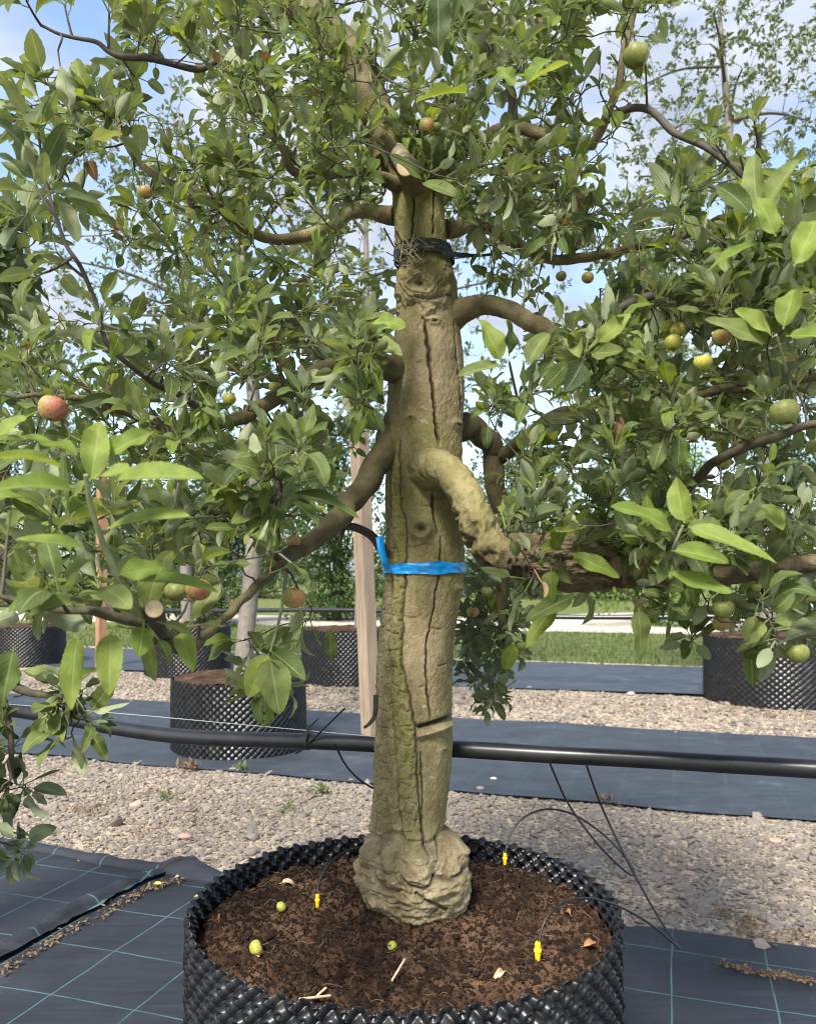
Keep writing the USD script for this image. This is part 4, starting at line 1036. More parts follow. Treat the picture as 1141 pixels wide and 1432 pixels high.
for k_ in range(len(v)):
    near = [np.linalg.norm(q_[1] - hb[0][k_], axis=1).min() for q_ in SH]
    own = SH[int(np.argmin(near))][0] if min(near) < 0.08 else tree
    part(own, "leaf", (v[k_], f), mats[int(hb[6][k_])], smooth=True, uv=uv)
v, f, uv = leaf_mesh(LB[big_ix], LA[big_ix], LN[big_ix], LL[big_ix], LW[big_ix], lr, 12, 4, LP[big_ix], True)
for k_ in range(len(v)):
    part(tree, "leaf", (v[k_], f), mats[int(LT[big_ix[k_]])], smooth=True, uv=uv)
for tone in range(4):
    ix = rest[LT[rest] == tone]
    v, f, uv = leaf_mesh(LB[ix], LA[ix], LN[ix], LL[ix], LW[ix], lr, 6, 4, LP[ix])
    v, f, uv = flat(v, f, uv)
    part(tree, "foliage", (v, f), mats[tone], smooth=True, uv=uv, kind="stuff")
part(tree, "twigs", join(F.tubes), M["twig"], smooth=True, kind="stuff")
print("main tree leaves", len(LT), "twigs", len(F.tubes))

# ------------------------------------------------------------------ pots
NC, ROWS = 60, 22


def pot_mesh(R, H, per=10, vper=6, depth=0.024):
    nu, nv = NC * per, ROWS * vper
    u = np.arange(nu) / per
    vv = np.linspace(0, ROWS, nv + 1)
    UU, VV = np.meshgrid(u, vv, indexing="ij")
    row = np.floor(VV)
    fu = (UU + 0.5 * (row % 2)) % 1 - 0.5
    fv = VV % 1 - 0.5
    # staggered cones: distance to the nearest cone of this row and of its neighbours
    best = np.zeros_like(UU)
    for dr_ in (-1, 0, 1):
        rr_ = row + dr_
        cu = (UU + 0.5 * (rr_ % 2)) % 1 - 0.5
        cv = VV - (rr_ + 0.5)
        q_ = np.hypot(cu / 0.47, cv / 1.02)
        best = np.maximum(best, np.clip((1.0 - q_) * 1.45, 0, 0.86) - 0.42 * np.exp(-(q_ / 0.17) ** 2))
    bump = np.clip(best, 0, 1) * depth
    cell = np.floor(UU + 0.5 * (row % 2)) + 97 * row
    rnd = np.modf(np.abs(np.sin(cell * 12.9898) * 43758.5453))[0]
    tq = UU / NC * 2 * np.pi
    bump = bump * (0.86 + 0.14 * rnd)
    dent = 0.010 * (meshkit.fbm(np.stack([np.cos(tq) * 3, np.sin(tq) * 3, VV * 0.12], -1), 3, 77) - 0.5)
    rr_ = R + bump + dent
    th = UU / NC * 2 * np.pi
    z = VV / ROWS * H + 0.010 * (VV / ROWS) * (meshkit.noise(np.stack([np.cos(tq) * 4, np.sin(tq) * 4, tq * 0], -1), 78) - 0.5)
    # scalloped top edge
    top = (VV > ROWS - 0.999)
    z = z - 0.006 * np.where(VV >= ROWS, np.cos(UU * 2 * np.pi), 0)
    v = np.stack([rr_ * np.cos(th), rr_ * np.sin(th), z], -1)
    inner = np.stack([(rr_ - 0.004) * np.cos(th), (rr_ - 0.004) * np.sin(th), z], -1)
    i, j = np.meshgrid(np.arange(nu), np.arange(nv), indexing="ij")
    i2 = (i + 1) % nu
    a_, b_, c_, d_ = i * (nv + 1) + j, i2 * (nv + 1) + j, i2 * (nv + 1) + j + 1, i * (nv + 1) + j + 1
    f = np.vstack([np.stack([a_, b_, c_], -1).reshape(-1, 3), np.stack([a_, c_, d_], -1).reshape(-1, 3)])
    n_ = v.size // 3
    k_ = np.arange(nu)
    k2 = (k_ + 1) % nu
    t0, t1 = k_ * (nv + 1) + nv, k2 * (nv + 1) + nv
    rim = np.vstack([np.stack([t0, t1, t1 + n_], -1), np.stack([t0, t1 + n_, t0 + n_], -1)])
    return np.vstack([v.reshape(-1, 3), inner.reshape(-1, 3)]), np.vstack([f, f[:, ::-1] + n_, rim])


def stub_pot(x, y, R, H, per, vper, label, group=None, depth=0.026, lean=0):
    t_ = thing("air_pot", label, "plant pot", (x, y, 0.014), group)
    part(t_, "wall", pot_mesh(R, H, per, vper, depth), M["pot"], smooth=True, local=True)
    return t_


PX, PY, PR, PH_ = -0.008, 1.815, 0.452, 0.485
front_pot = stub_pot(PX, PY, PR, PH_, 14, 7, "large black dimpled plastic pot at the bottom holding the big tree", "black dimpled plastic tree pots")
back_pots = [(-1.18, 5.72, 0.445, 0.50, "black dimpled pot alone on the middle fabric strip, behind the pipe"),
             (-2.72, 10.1, 0.50, 0.58, "black dimpled pot half hidden behind the left end of the middle pot"),
             (-0.70, 9.35, 0.50, 0.60, "black dimpled pot behind the pale wooden stake"),
             (3.55, 7.95, 0.62, 0.62, "black dimpled pot at the right edge under hanging apple branches"),
             (-5.25, 11.2, 0.50, 0.52, "small looking black pot at the far left edge beside the brown stake")]
for x, y, R_, H_, lab in back_pots:
    t_ = stub_pot(x, y, R_, H_, 6, 3, lab, "black dimpled plastic tree pots")
    n_ = 40
    a_ = np.linspace(0, 2 * np.pi, n_, endpoint=False)
    rr_ = np.array([0.001, 0.2, 0.4, 0.6, 0.8, 0.99]) * R_
    v = np.concatenate([np.stack([q_ * np.cos(a_), q_ * np.sin(a_), H_ + 0.0 + 0.03 * (1 - (q_ / R_) ** 2) + 0.03 * meshkit.noise(np.stack([q_ * np.cos(a_) * 14, q_ * np.sin(a_) * 14, a_ * 0], -1), 3)], -1) for q_ in rr_])
    v[:, 2] -= 0.02
    f = []
    for k_ in range(len(rr_) - 1):
        for i_ in range(n_):
            j_ = (i_ + 1) % n_
            f += [[k_ * n_ + i_, (k_ + 1) * n_ + i_, (k_ + 1) * n_ + j_], [k_ * n_ + i_, (k_ + 1) * n_ + j_, k_ * n_ + j_]]
    part(t_, "soil", (v, np.array(f)), M["soil"], smooth=True, local=True)

# soil in the front pot
SZ = 0.452
nr_, na_ = 170, 420
rr_, aa_ = np.meshgrid(np.linspace(0.02, PR - 0.002, nr_), np.linspace(0, 2 * np.pi, na_ + 1), indexing="ij")
xs_, ys_ = rr_ * np.cos(aa_), rr_ * np.sin(aa_)
q2 = np.stack([xs_, ys_, xs_ * 0], -1)


def soil_h(x, y):
    q_ = np.stack([x, y, np.zeros_like(x)], -1)
    h_ = 0.030 * (meshkit.fbm(q_ * 9, 3, 41) - 0.5) + 0.026 * (meshkit.fbm(q_ * 42, 4, 42) - 0.45) + 0.020 * (meshkit.fbm(q_ * 130, 3, 43) - 0.5)
    rad2 = np.hypot(x - 0.02, y - 0.06)
    return SZ + h_ + 0.02 * np.exp(-(rad2 / 0.16) ** 2) - 0.012 * np.clip((np.hypot(x, y) - 0.40) / 0.05, 0, 1)


sv = np.stack([xs_ + PX, ys_ + PY, soil_h(xs_, ys_)], -1).reshape(-1, 3)
soil = thing("potting_soil", "dark brown peaty soil filling the front pot round the trunk", "soil", (PX, PY, 0.44), kind="stuff")
part(soil, "soil_bed", (sv, grid(nr_, na_ + 1)), M["soil"], smooth=True, kind="stuff")
r = np.random.default_rng(61)
k = 16000
ra, th = (PR - 0.012) * np.sqrt(r.random(k)), r.uniform(0, 6.28, k)
cxs, cys = ra * np.cos(th), ra * np.sin(th)
pc = np.stack([cxs + PX, cys + PY, soil_h(cxs, cys)], -1)
ico = trimesh.creation.icosphere(0)
bv_, bf_ = np.array(ico.vertices), np.array(ico.faces)
s_ = 0.0025 * np.exp(r.normal(0, 0.5, k))
sc = np.stack([s_ * r.uniform(0.7, 1.8, k), s_ * r.uniform(0.6, 1.1, k), s_ * r.uniform(0.5, 1.0, k)], -1)
v = bv_[None] * r.uniform(0.6, 1.3, (k, len(bv_)))[..., None] * sc[:, None]
a_ = r.uniform(0, 6.28, k)[:, None]
v = np.stack([v[..., 0] * np.cos(a_) - v[..., 1] * np.sin(a_), v[..., 0] * np.sin(a_) + v[..., 1] * np.cos(a_), v[..., 2]], -1) + pc[:, None]
f = (bf_[None] + (np.arange(k) * len(bv_))[:, None, None]).reshape(-1, 3)
part(soil, "crumbs", (v.reshape(-1, 3), f), M["chips"], smooth=False, kind="stuff")
# dry fibres
fb = []
for k_ in range(120):
    ra, th = (PR - 0.02) * math.sqrt(r.random()), r.uniform(0, 6.28)
    x_, y_ = ra * math.cos(th), ra * math.sin(th)
    a_ = r.uniform(0, 6.28)
    ln = r.uniform(0.01, 0.05)
    t_ = np.linspace(-0.5, 0.5, 5)
    bend = r.normal(0, 0.012)
    xs1, ys1 = x_ + np.cos(a_) * ln * t_ - np.sin(a_) * bend * t_ ** 2 * 4, y_ + np.sin(a_) * ln * t_ + np.cos(a_) * bend * t_ ** 2 * 4
    fb.append(tube(np.stack([xs1 + PX, ys1 + PY, soil_h(xs1, ys1) + 0.004 + 0.006 * r.random()], -1), r.uniform(0.0004, 0.0010), 4, cap=False))
part(soil, "dry_fibres", join(fb), M["litter"], smooth=True, kind="stuff")


def on_soil(px, py, dz=0.0):
    p = G(px, py, SZ)
    z = float(soil_h(np.array(p[0] - PX), np.array(p[1] - PY)))
    p = G(px, py, z + dz)
    return p


# dead leaves and sticks on the soil
for (sx, sy, ex, ey, lab) in ((418, 1398, 462, 1393, "pale straight stick lying flat near the front of the soil"), (440, 1396, 456, 1382, "short pale twig leaning on the longer stick in the soil"), (548, 1372, 566, 1342, "thin dry stem slanting on the soil below the fallen centre apple")):
    single("dry_stick", tube(np.array([on_soil(sx, sy, .008), (on_soil(sx, sy, .010) + on_soil(ex, ey, .012)) / 2, on_soil(ex, ey, .010)]), 0.0022, 7, amp=0.15, freq=90), M["cut_wood"], lab, "stick")
for n_, (sx, sy, L_, lab) in enumerate(((391, 1236, 0.035, "curled tan dead leaf on soil near the left rim"), (307, 1290, 0.04, "brown dead leaf against the left inside of the rim"), (705, 1358, 0.035, "tan papery dead leaf on soil left of the front yellow dripper"), (812, 1325, 0.045, "large crumpled tan leaf on soil by the right rim"), (800, 1282, 0.035, "dry brown leaf on soil under the curved drip tube"), (372, 1333, 0.03, "slim pale leaf on soil beside the larger fallen apple"))):
    b_ = on_soil(sx, sy, 0.008)
    v, f, uv = leaf_mesh(b_[None], np.array([[math.cos(n_ * 2.1), math.sin(n_ * 2.1), 0.25]]), np.array([[0.2, -0.5, 1.0]]), L_, L_ * 0.5, np.random.default_rng(n_), 10, 4, 0.006, curl=1.6, fold=0.9)
    single("dead_leaf", (v[0], f), M["cut_wood"] if n_ in (0, 2, 5) else M["dead_leaf"], lab, "dead leaf", smooth=True, uv=uv)


# ------------------------------------------------------------------ apples
def apple(px, py, wpx, d, mat, label, name="apple", group="apples hanging in the trees", at=None, squash=0.94, stalk=True, tilt=0.2):
    R_ = wpx * d / FOC / 2
    c = P(px, py, d) if at is None else at
    nu_, nv_ = 28, 18
    t = np.linspace(0, np.pi, nv_)
    prof_r = R_ * np.sin(t) * (1 + 0.10 * np.cos(t)) * 1.0
    prof_z = R_ * squash * (np.cos(t) - 0.30 * np.exp(-(t / 0.42) ** 2) + 0.18 * np.exp(-((np.pi - t) / 0.35) ** 2))
    a_ = np.linspace(0, 2 * np.pi, nu_, endpoint=False)
    lob = 1 + 0.03 * np.cos(5 * a_ + px) + 0.045 * np.cos(a_ + py)
    v = np.stack([prof_r[:, None] * np.cos(a_) * lob, prof_r[:, None] * np.sin(a_) * lob, prof_z[:, None] + 0 * a_], -1).reshape(-1, 3)
    i_, j_ = np.meshgrid(np.arange(nv_ - 1), np.arange(nu_), indexing="ij")
    j2_ = (j_ + 1) % nu_
    f = np.vstack([np.stack([i_ * nu_ + j_, (i_ + 1) * nu_ + j2_, i_ * nu_ + j2_], -1).reshape(-1, 3), np.stack([i_ * nu_ + j_, (i_ + 1) * nu_ + j_, (i_ + 1) * nu_ + j2_], -1).reshape(-1, 3)])
    rot = trimesh.transformations.rotation_matrix(tilt, [math.sin(px), math.cos(py), 0.1])[:3, :3]
    t_ = thing(name, label, "apple", c, group)
    part(t_, "fruit", (v @ rot.T, f), mat, smooth=True, local=True)
    if stalk:
        sp = spline(np.array([[0, 0, 0.55 * R_], [0.08 * R_, 0, 1.0 * R_], [0.25 * R_, 0.05 * R_, 1.0 * R_ + 0.012]]), 6) @ rot.T
        part(t_, "stalk", tube(sp, [0.0011] * 6, 6), M["twig"], smooth=True, local=True)
    ey_ = []
    for k_ in range(5):
        b_ = np.array([0, 0, -R_ * squash * 0.84])
        o_ = np.array([math.cos(k_ * 1.257), math.sin(k_ * 1.257), 0]) * R_ * 0.2
        ey_.append((np.array([b_ - o_ * 0.2 + [0, 0, .001], b_ + np.cross(o_, [0, 0, .5]), b_ + o_ + [0, 0, -0.10 * R_], b_ - np.cross(o_, [0, 0, .5])]) @ rot.T, np.array([[0, 1, 2], [0, 2, 3]])))
    part(t_, "calyx", join(ey_), M["dead_leaf"], smooth=False, local=True)


for a_ in APPLES:
    apple(a_[0], a_[1], a_[2], a_[3], M[a_[4]], a_[5])
for px_, py_, w_, lab in ((358, 1325, 21, "largest fallen green apple lying on the left of the soil"), (393, 1268, 14, "small fallen green apple on soil left of the yellow dripper"), (549, 1323, 14, "small fallen apple half sunk in soil below the trunk")):
    p = on_soil(px_, py_ + w_ * 0.4, 0)
    d_ = p[1]
    apple(px_, py_, w_, d_, M["apple_yellow"], lab, "fallen_apple", "fallen apples on the soil", at=p + np.array([0, 0, w_ * d_ / FOC / 2 * 0.7]), tilt=1.2)

# ------------------------------------------------------------------ pipe, wires, tubes, ties
def line_at(px, py, d0=2.03):
    """A point of the vertical plane through the row just behind the trunk."""
    d = d0 / (1 + 0.33 * (px - CX) / FOC)
    return P(px, py, d)


pp = spline(np.array([line_at(*q_) for q_ in ((-80, 982), (0, 991), (92, 1005), (160, 1018), (240, 1029), (330, 1034), (430, 1037), (520, 1041), (640, 1048), (760, 1055), (900, 1062), (1020, 1069), (1141, 1076), (1230, 1082))]), 120)
pipe = thing("irrigation_pipe", "thick black irrigation pipe crossing behind the big trunk", "pipe", pp[60])
part(pipe, "pipe", tube(pp, 0.0205, 24), M["pipe"], smooth=True)
for q_ in ((92, 1004), (430, 1037)):
    c = line_at(*q_)
    tan = unit(np.array([U[0], U[1], -0.03]))
    part(pipe, "clip", tube(np.array([c - tan * 0.008, c + tan * 0.008]), 0.0225, 20), M["strap"])
c = line_at(430, 1030)
tie = [tube(spline(np.array([c + [0, -.024, -.01], c + [0.004, -.02, .022], c + [0.002, 0, .03], c + [0, .02, .02]]), 10), 0.003, 6), tube(np.array([c + [0.0, -.02, .02], c + [0.03, -.03, .05]]), 0.0022, 6)]
single("wire_tie", join(tie), M["tubing"], "black twisted tie joining the pipe to its wire at left", "tie", smooth=True)
wp = spline(np.array([line_at(*q_, 2.02) for q_ in ((-80, 976), (0, 984), (200, 1001), (430, 1022), (520, 1030), (620, 1037))]), 40)
single("support_wire", tube(wp, 0.0013, 6), M["wire"], "thin grey wire just above the pipe on the left side", "wire", smooth=True)
hwr = spline(np.array([line_at(*q_, 2.02) for q_ in ((1240, 274), (1141, 290), (1000, 308), (800, 336), (660, 358), (600, 366))]), 40)
single("support_wire", tube(hwr, 0.0014, 6), M["wire"], "thin wire running up right from the black strap", "wire", smooth=True)
hwl = spline(np.array([line_at(*q_, 2.02) for q_ in ((-80, 470), (0, 460), (100, 447), (300, 415), (540, 374))]), 40)
single("support_wire", tube(hwl, 0.0014, 6), M["wire"], "thin wire at left across the sky below the upper shoot", "wire", smooth=True)
# far row pipes
for (w_, z_, lab) in ((8.75, 0.80, "thin looking black pipe along the back row of pots"),):
    uu = np.linspace(-9, 8, 60)
    pts = uw(uu, np.full(60, w_), z_ + 0.02 * np.sin(uu * 1.3))
    single("irrigation_pipe", tube(pts, 0.026, 12), M["pipe"], lab, "pipe", smooth=True)

DR = [
    ("long thin drip tube looping back to the yellow dripper beside the trunk", [line_at(768, 1066, 2.01), P(795, 1125, 1.96), P(835, 1180, 1.95), P(872, 1217, 1.97), P(886, 1224, 2.0), P(882, 1210, 2.03), P(850, 1173, 2.07), P(805, 1141, 2.1), P(765, 1132, 2.11), P(732, 1144, 2.1), P(713, 1168, 2.08), P(706, 1196, 2.06)], (706, 1203)),
    ("thin drip tube dropping past the right rim to the front yellow dripper", [line_at(820, 1070, 1.98), P(842, 1130, 1.93), P(880, 1210, 1.9), P(920, 1282, 1.88), P(944, 1318, 1.87), P(950, 1327, 1.86), P(940, 1318, 1.84), P(905, 1290, 1.80), P(865, 1268, 1.74), P(825, 1257, 1.70), P(790, 1262, 1.66), P(764, 1285, 1.63), P(752, 1322, 1.61)], (751, 1336)),
    ("thin drip tube curving from behind the trunk to the left yellow dripper", [P(545, 1192, 2.02), P(512, 1187, 2.0), P(482, 1192, 1.96), P(458, 1212, 1.92), P(446, 1236, 1.89), P(444, 1254, 1.87)], (444, 1262)),
]
for lab, pts, (dx, dy) in DR:
    pts = np.array(pts)
    sp = spline(pts, 70)
    t_ = thing("drip_tube", lab, "drip tube", sp[-1])
    part(t_, "tube", tube(sp, 0.0026, 10), M["tubing"], smooth=True)
    b_ = sp[-1]
    zz_ = np.array([0.006, 0.002, 0.002, -0.004, -0.004, -0.009, -0.013, -0.013, -0.030, -0.034])
    rr_ = np.array([0.0045, 0.0058, 0.0058, 0.0058, 0.0042, 0.0078, 0.0078, 0.0066, 0.0048, 0.0005])
    sc_ = 0.8 if dx < 730 else 1.0
    part(t_, "dripper", tube(b_ + np.stack([0 * zz_, 0 * zz_, zz_ * sc_], -1), rr_ * sc_, 16), M["yellow"], smooth=35)
c0 = P(482, 990, 2.03)
single("cut_tube", tube(spline(np.array([P(482, 991, 2.0), P(452, 1020, 2.06), P(428, 1044, 2.1), P(414, 1054, 2.12)]), 16), 0.0026, 8), M["tubing"], "short cut length of black tubing sticking up beside the pipe tie", "tube", smooth=True)
single("cut_tube", tube(spline(np.array([P(468, 1040, 2.0), P(482, 1068, 2.02), P(502, 1090, 2.04), P(530, 1106, 2.06), P(560, 1112, 2.08)]), 20), 0.0026, 8), M["tubing"], "black tubing hanging from the pipe and passing behind the trunk", "tube", smooth=True)


def trunk_radius(py, ph):
    i_ = int(np.argmin(np.abs(yy - py)))
    j_ = np.round((ph % (2 * np.pi)) / (2 * np.pi) * NA).astype(int) % NA
    return rM[i_][j_], (cxp[i_] - CX) * S


def band(y0, half, ph0, ph1, off, skew=0.0, nb=90, rows=7, seed=0, crumple=0.002):
    ph = np.linspace(ph0, ph1, nb)
    out = []
    for k_, s1 in enumerate(np.linspace(-1, 1, rows)):
        yv = y0 + skew * np.cos(ph) + s1 * half * (0.75 + 0.5 * meshkit.noise(np.stack([ph * 2.2, ph * 0, ph * 0], -1), seed))
        rad_, cx_ = [], []
        for p_, y_ in zip(ph, yv):
            w_ = [trunk_radius(y_ + o_, np.array([p_ + q_]))[0][0] for o_ in (-6, 0, 6) for q_ in (-0.12, 0, 0.12)]
            rad_.append(max(w_))
            cx_.append(trunk_radius(y_, np.array([p_]))[1])
        rad_ = np.array(rad_) + off + crumple * meshkit.noise(np.stack([ph * 7, ph * 0 + k_ * 0.9, ph * 0], -1), seed + 1)
        out.append(np.stack([np.array(cx_) + rad_ * np.cos(ph), TD + rad_ * np.sin(ph), EYE - (yv - HY) * S], -1))
    v = np.array(out)
    nrm = unit(v - np.array([v[..., 0].mean(), TD, 0]) * np.array([1, 1, 0]) - v * np.array([0, 0, 1]))
    v2 = v - nrm * 0.0012
    f = grid(rows, nb)
    n_ = rows * nb
    return np.vstack([v.reshape(-1, 3), v2.reshape(-1, 3)]), np.vstack([f, f[:, ::-1] + n_])


tape = thing("blue_tape", "bright blue plastic tape tied round the trunk below the low limb", "tape", (0.03, TD - 0.1, EYE - (795 - HY) * S))
part(tape, "loop", band(795, 7.2, 0, 2 * np.pi, 0.002, -1.0, 160, 9, 3, 0.0045), M["blue"], smooth=True)
tl = spline(np.array([P(542, 797, 1.80), P(538, 785, 1.785), P(533, 768, 1.78), P(531, 750, 1.785)]), 14)
ss = np.linspace(-1, 1, 5)
tv_ = np.concatenate([[tl[i_] + np.array([s1 * 0.0085 * (0.55 + 0.45 * i_ / 13), -0.004 * (1 - s1 * s1) + 0.004 * s1, 0.003 * s1]) for s1 in ss] for i_ in range(14)])
tv2 = tv_ + np.array([0, 0.0012, 0])
part(tape, "loose_end", (np.vstack([tv_, tv2]), np.vstack([grid(14, 5), grid(14, 5)[:, ::-1] + 70])), M["blue"], smooth=True)
strap = thing("tree_strap", "black rubber strap tying the upper trunk to the wire", "strap", (0.03, TD - 0.1, EYE - (355 - HY) * S))
for o_, h_ in ((352, 3.2), (359, 3.6), (365, 2.6)):
    part(strap, "loop", band(o_, h_, 0, 2 * np.pi, 0.004 + 0.0015 * (o_ % 3), -2.0, 110, 5, o_, 0.003), M["strap"], smooth=True)
tail = spline(np.array([P(618, 356, 1.80), P(640, 357, 1.84), P(668, 358, 1.93), P(700, 356, 1.98)]), 20)
tvv = np.concatenate([[tail[i_] + np.array([0, 0.003 * s1, s1 * 0.0085 * (1 - 0.85 * (i_ / 19) ** 1.5) + 0.002 * s1 * s1]) for s1 in ss] for i_ in range(20)])
part(strap, "tail", (np.vstack([tvv, tvv + np.array([0, 0.0015, 0])]), np.vstack([grid(20, 5), grid(20, 5)[:, ::-1] + 100])), M["strap"], smooth=True)
# dry twiggy tangle caught under the strap
tg = []
r = np.random.default_rng(71)
for k_ in range(26):
    a_ = P(r.uniform(556, 592), r.uniform(338, 372), 1.785 - r.uniform(0, 0.02))
    tg.append(tube(spline(np.array([a_, a_ + r.normal(0, 0.014, 3), a_ + r.normal(0, 0.026, 3)]), 6), r.uniform(0.0008, 0.0022), 5, cap=False))
part(tree, "dead_spurs", join(tg), M["limb"], smooth=True, kind="stuff")

# ------------------------------------------------------------------ stakes
def stake(px, base_y, top_y, d, half, mat, label, lean=0.0):
    b_, t_ = P(px, base_y, d), P(px + lean, top_y, d)
    x_ = thing("wooden_stake", label, "stake", (b_[0], b_[1], 0.0))
    b_[2] = 0.0
    path = spline(np.array([b_, t_]), 14)
    v, f = tube(path, half, 4, amp=0.03, freq=6)
    part(x_, "post", (v, f), mat, smooth=False)
    return x_, b_, t_


stake(519, 1030, 575, 6.15, 0.074, M["stake"], "pale square timber stake just left of the big trunk", -18)
stake(141, 930, 660, 10.6, 0.075, M["stake_red"], "reddish brown stake between the far left pots", 2)

# ------------------------------------------------------------------ background trees
def potted_tree(label, base, top_px, rad0, crown, n, size, seed, leafmat, tone=0, res=(3, 2), bark="far_bark", group="slender apple trees in the back pots", leaves_=7, limbs=9):
    """base: world point; top_px: pixel and distance of the leader's tip; crown: polygon of pixels and a depth range."""
    r = np.random.default_rng(seed)
    t_ = thing("potted_apple_tree", label, "tree", base, group)
    top = P(*top_px)
    path = spline(np.array([base, base * 0.65 + top * 0.35 + r.normal(0, 0.05, 3), base * 0.3 + top * 0.7 + r.normal(0, 0.06, 3), top]), 60)
    rr_ = rad0 * (1 - np.linspace(0, 1, 60)) ** 0.7 + 0.006
    part(t_, "trunk", tube(path, rr_, 16, amp=0.12, freq=18, seed=seed), M[bark], smooth=60)
    fol = Foliage(seed)
    fol.limb(path[14::2], rr_[14::2])
    poly, dr_ = crown
    poly = np.array(poly, float)
    for k_ in range(limbs):
        for _ in range(60):
            x, y = r.uniform(poly.min(0), poly.max(0))
            if inside(np.array(x), np.array(y), poly):
                break
        e_ = P(x, y, r.uniform(*dr_))
        j_ = int(np.clip(np.argmin(np.abs(path[:, 2] - (e_[2] - 0.35))), 16, 56))
        sp = spline(np.array([path[j_], (path[j_] + e_) / 2 + np.array([0, 0, 0.08]), e_]), 18)
        rl = np.linspace(min(rr_[j_] * 0.6, 0.035), 0.007, 18)
        part(t_, "limb", tube(sp, rl, 8, amp=0.08, freq=20), M["limb_dark"], smooth=True)
        fol.limb(sp[3:], rl[3:])
    sample(poly, dr_, n, size, leaves_, tone, fol=fol, seed=seed, block=lambda p_: np.zeros(len(p_), bool), thick=1.5, gap=0.25)
    B_, A_, N_, L_, W_, P_, T_ = fol.arrays()
    px, py, d = proj(B_)
    bad_ = np.zeros(len(B_), bool)
    g_ = np.random.default_rng(seed)
    for gp_ in GAPS:
        bad_ |= inside(px, py, gp_) & (g_.random(len(px)) < 0.2)
    k_ = ~bad_
    v, f, uv = flat(*leaf_mesh(B_[k_], A_[k_], N_[k_], L_[k_], W_[k_], r, res[0], res[1], P_[k_]))
    part(t_, "crown", (v, f), leafmat, smooth=True, uv=uv, kind="stuff")
    part(t_, "twigs", join(fol.tubes), M["twig"], smooth=True, kind="stuff")
    return t_


potted_tree("grey trunked tree growing from the middle pot", np.array([-1.16, 5.72, 0.5]), (345, 60, 5.7), 0.060, ([(120, 180), (300, 60), (520, 120), (540, 560), (480, 700), (380, 760), (230, 760), (120, 620)], (5.2, 6.4)), 470, 0.066, 201, M["leaf_far"])
potted_tree("tree rising from the right edge pot with bare leader against sky", np.array([3.5, 7.95, 0.6]), (1003, -20, 7.9), 0.075, ([(835, 60), (900, -30), (1060, -40), (1160, -20), (1160, 560), (1100, 620), (960, 620), (860, 420)], (7.3, 8.8)), 820, 0.072, 202, M["leaf_far"], limbs=16)
potted_tree("tree in the back pot behind the left end of the middle pot", np.array([-2.72, 10.1, 0.58]), (250, 150, 10), 0.07, ([(0, 430), (60, 250), (200, 130), (330, 200), (340, 640), (180, 700), (60, 640)], (9.2, 11)), 420, 0.085, 203, M["leaf_far"])
potted_tree("tree in the back pot behind the pale stake", np.array([-0.55, 9.35, 0.6]), (505, 160, 9.3), 0.06, ([(400, 300), (480, 140), (640, 200), (800, 320), (790, 640), (640, 720), (470, 700)], (8.6, 10.2)), 420, 0.085, 204, M["leaf_far"])

# neighbour in the same row at the left: only its outer branches reach in
nb = thing("neighbour_tree", "shaded leafy branches of the next tree reaching in at the left edge", "tree", (-1.72, 2.3, 0.0))
FN = Foliage(301)
nb_limbs = [[(-260, 500, 2.2), (-160, 420, 2.0), (-60, 370, 1.85), (10, 350, 1.75)], [(-260, 620, 2.1), (-120, 800, 1.7), (-20, 930, 1.5), (12, 1010, 1.42), (16, 1090, 1.4)], [(-20, 930, 1.5), (30, 965, 1.42), (90, 975, 1.38)], [(-260, 500, 2.2), (-120, 430, 2.4), (-20, 440, 2.5), (40, 470, 2.5)]]
part(nb, "trunk", tube(np.array([[-1.72, 2.3, 0.1], [-1.70, 2.28, 0.9], P(-260, 620, 2.1), P(-260, 500, 2.2), P(-270, 250, 2.2)]), [0.08, 0.075, 0.07, 0.06, 0.04], 16, amp=0.1), M["limb_dark"], smooth=True)
for pts in nb_limbs:
    sp = spline(np.array([P(*q_) for q_ in pts]), 30)
    rl = np.linspace(0.012, 0.004, 30)
    part(nb, "limb", tube(sp, rl, 8, amp=0.08), M["limb_dark"], smooth=True)
    FN.limb(sp[8:], rl[8:])
nob = lambda p_: np.zeros(len(p_), bool)
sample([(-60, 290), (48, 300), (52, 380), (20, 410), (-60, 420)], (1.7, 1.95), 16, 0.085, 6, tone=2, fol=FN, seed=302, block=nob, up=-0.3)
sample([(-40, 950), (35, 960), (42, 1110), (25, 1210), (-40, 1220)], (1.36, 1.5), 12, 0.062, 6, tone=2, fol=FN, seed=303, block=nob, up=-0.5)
sample([(30, 950), (140, 975), (130, 1030), (60, 1040)], (1.36, 1.42), 6, 0.066, 5, tone=0, fol=FN, seed=304, block=nob, up=-0.1)
sample([(-60, 400), (60, 410), (90, 500), (0, 560), (-60, 560)], (2.3, 2.7), 14, 0.06, 6, tone=0, fol=FN, seed=305, block=nob)
B_, A_, N_, L_, W_, P_, T_ = FN.arrays()
px, py, d = proj(B_ + unit(A_) * (L_ * 0.5)[:, None])
vis = (px > -20) & (px < 1141)
sz = L_ / d * vis
o_ = np.argsort(-sz)
r = np.random.default_rng(306)
v, f, uv = leaf_mesh(B_, A_, N_, L_, W_, r, 10, 4, P_, True)
for k_ in o_[:150]:
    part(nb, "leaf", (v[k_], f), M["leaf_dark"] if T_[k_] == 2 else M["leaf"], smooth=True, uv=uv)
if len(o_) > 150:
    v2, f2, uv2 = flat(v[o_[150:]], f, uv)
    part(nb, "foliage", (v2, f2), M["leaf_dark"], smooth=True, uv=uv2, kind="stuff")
part(nb, "twigs", join(FN.tubes), M["twig"], smooth=True, kind="stuff")


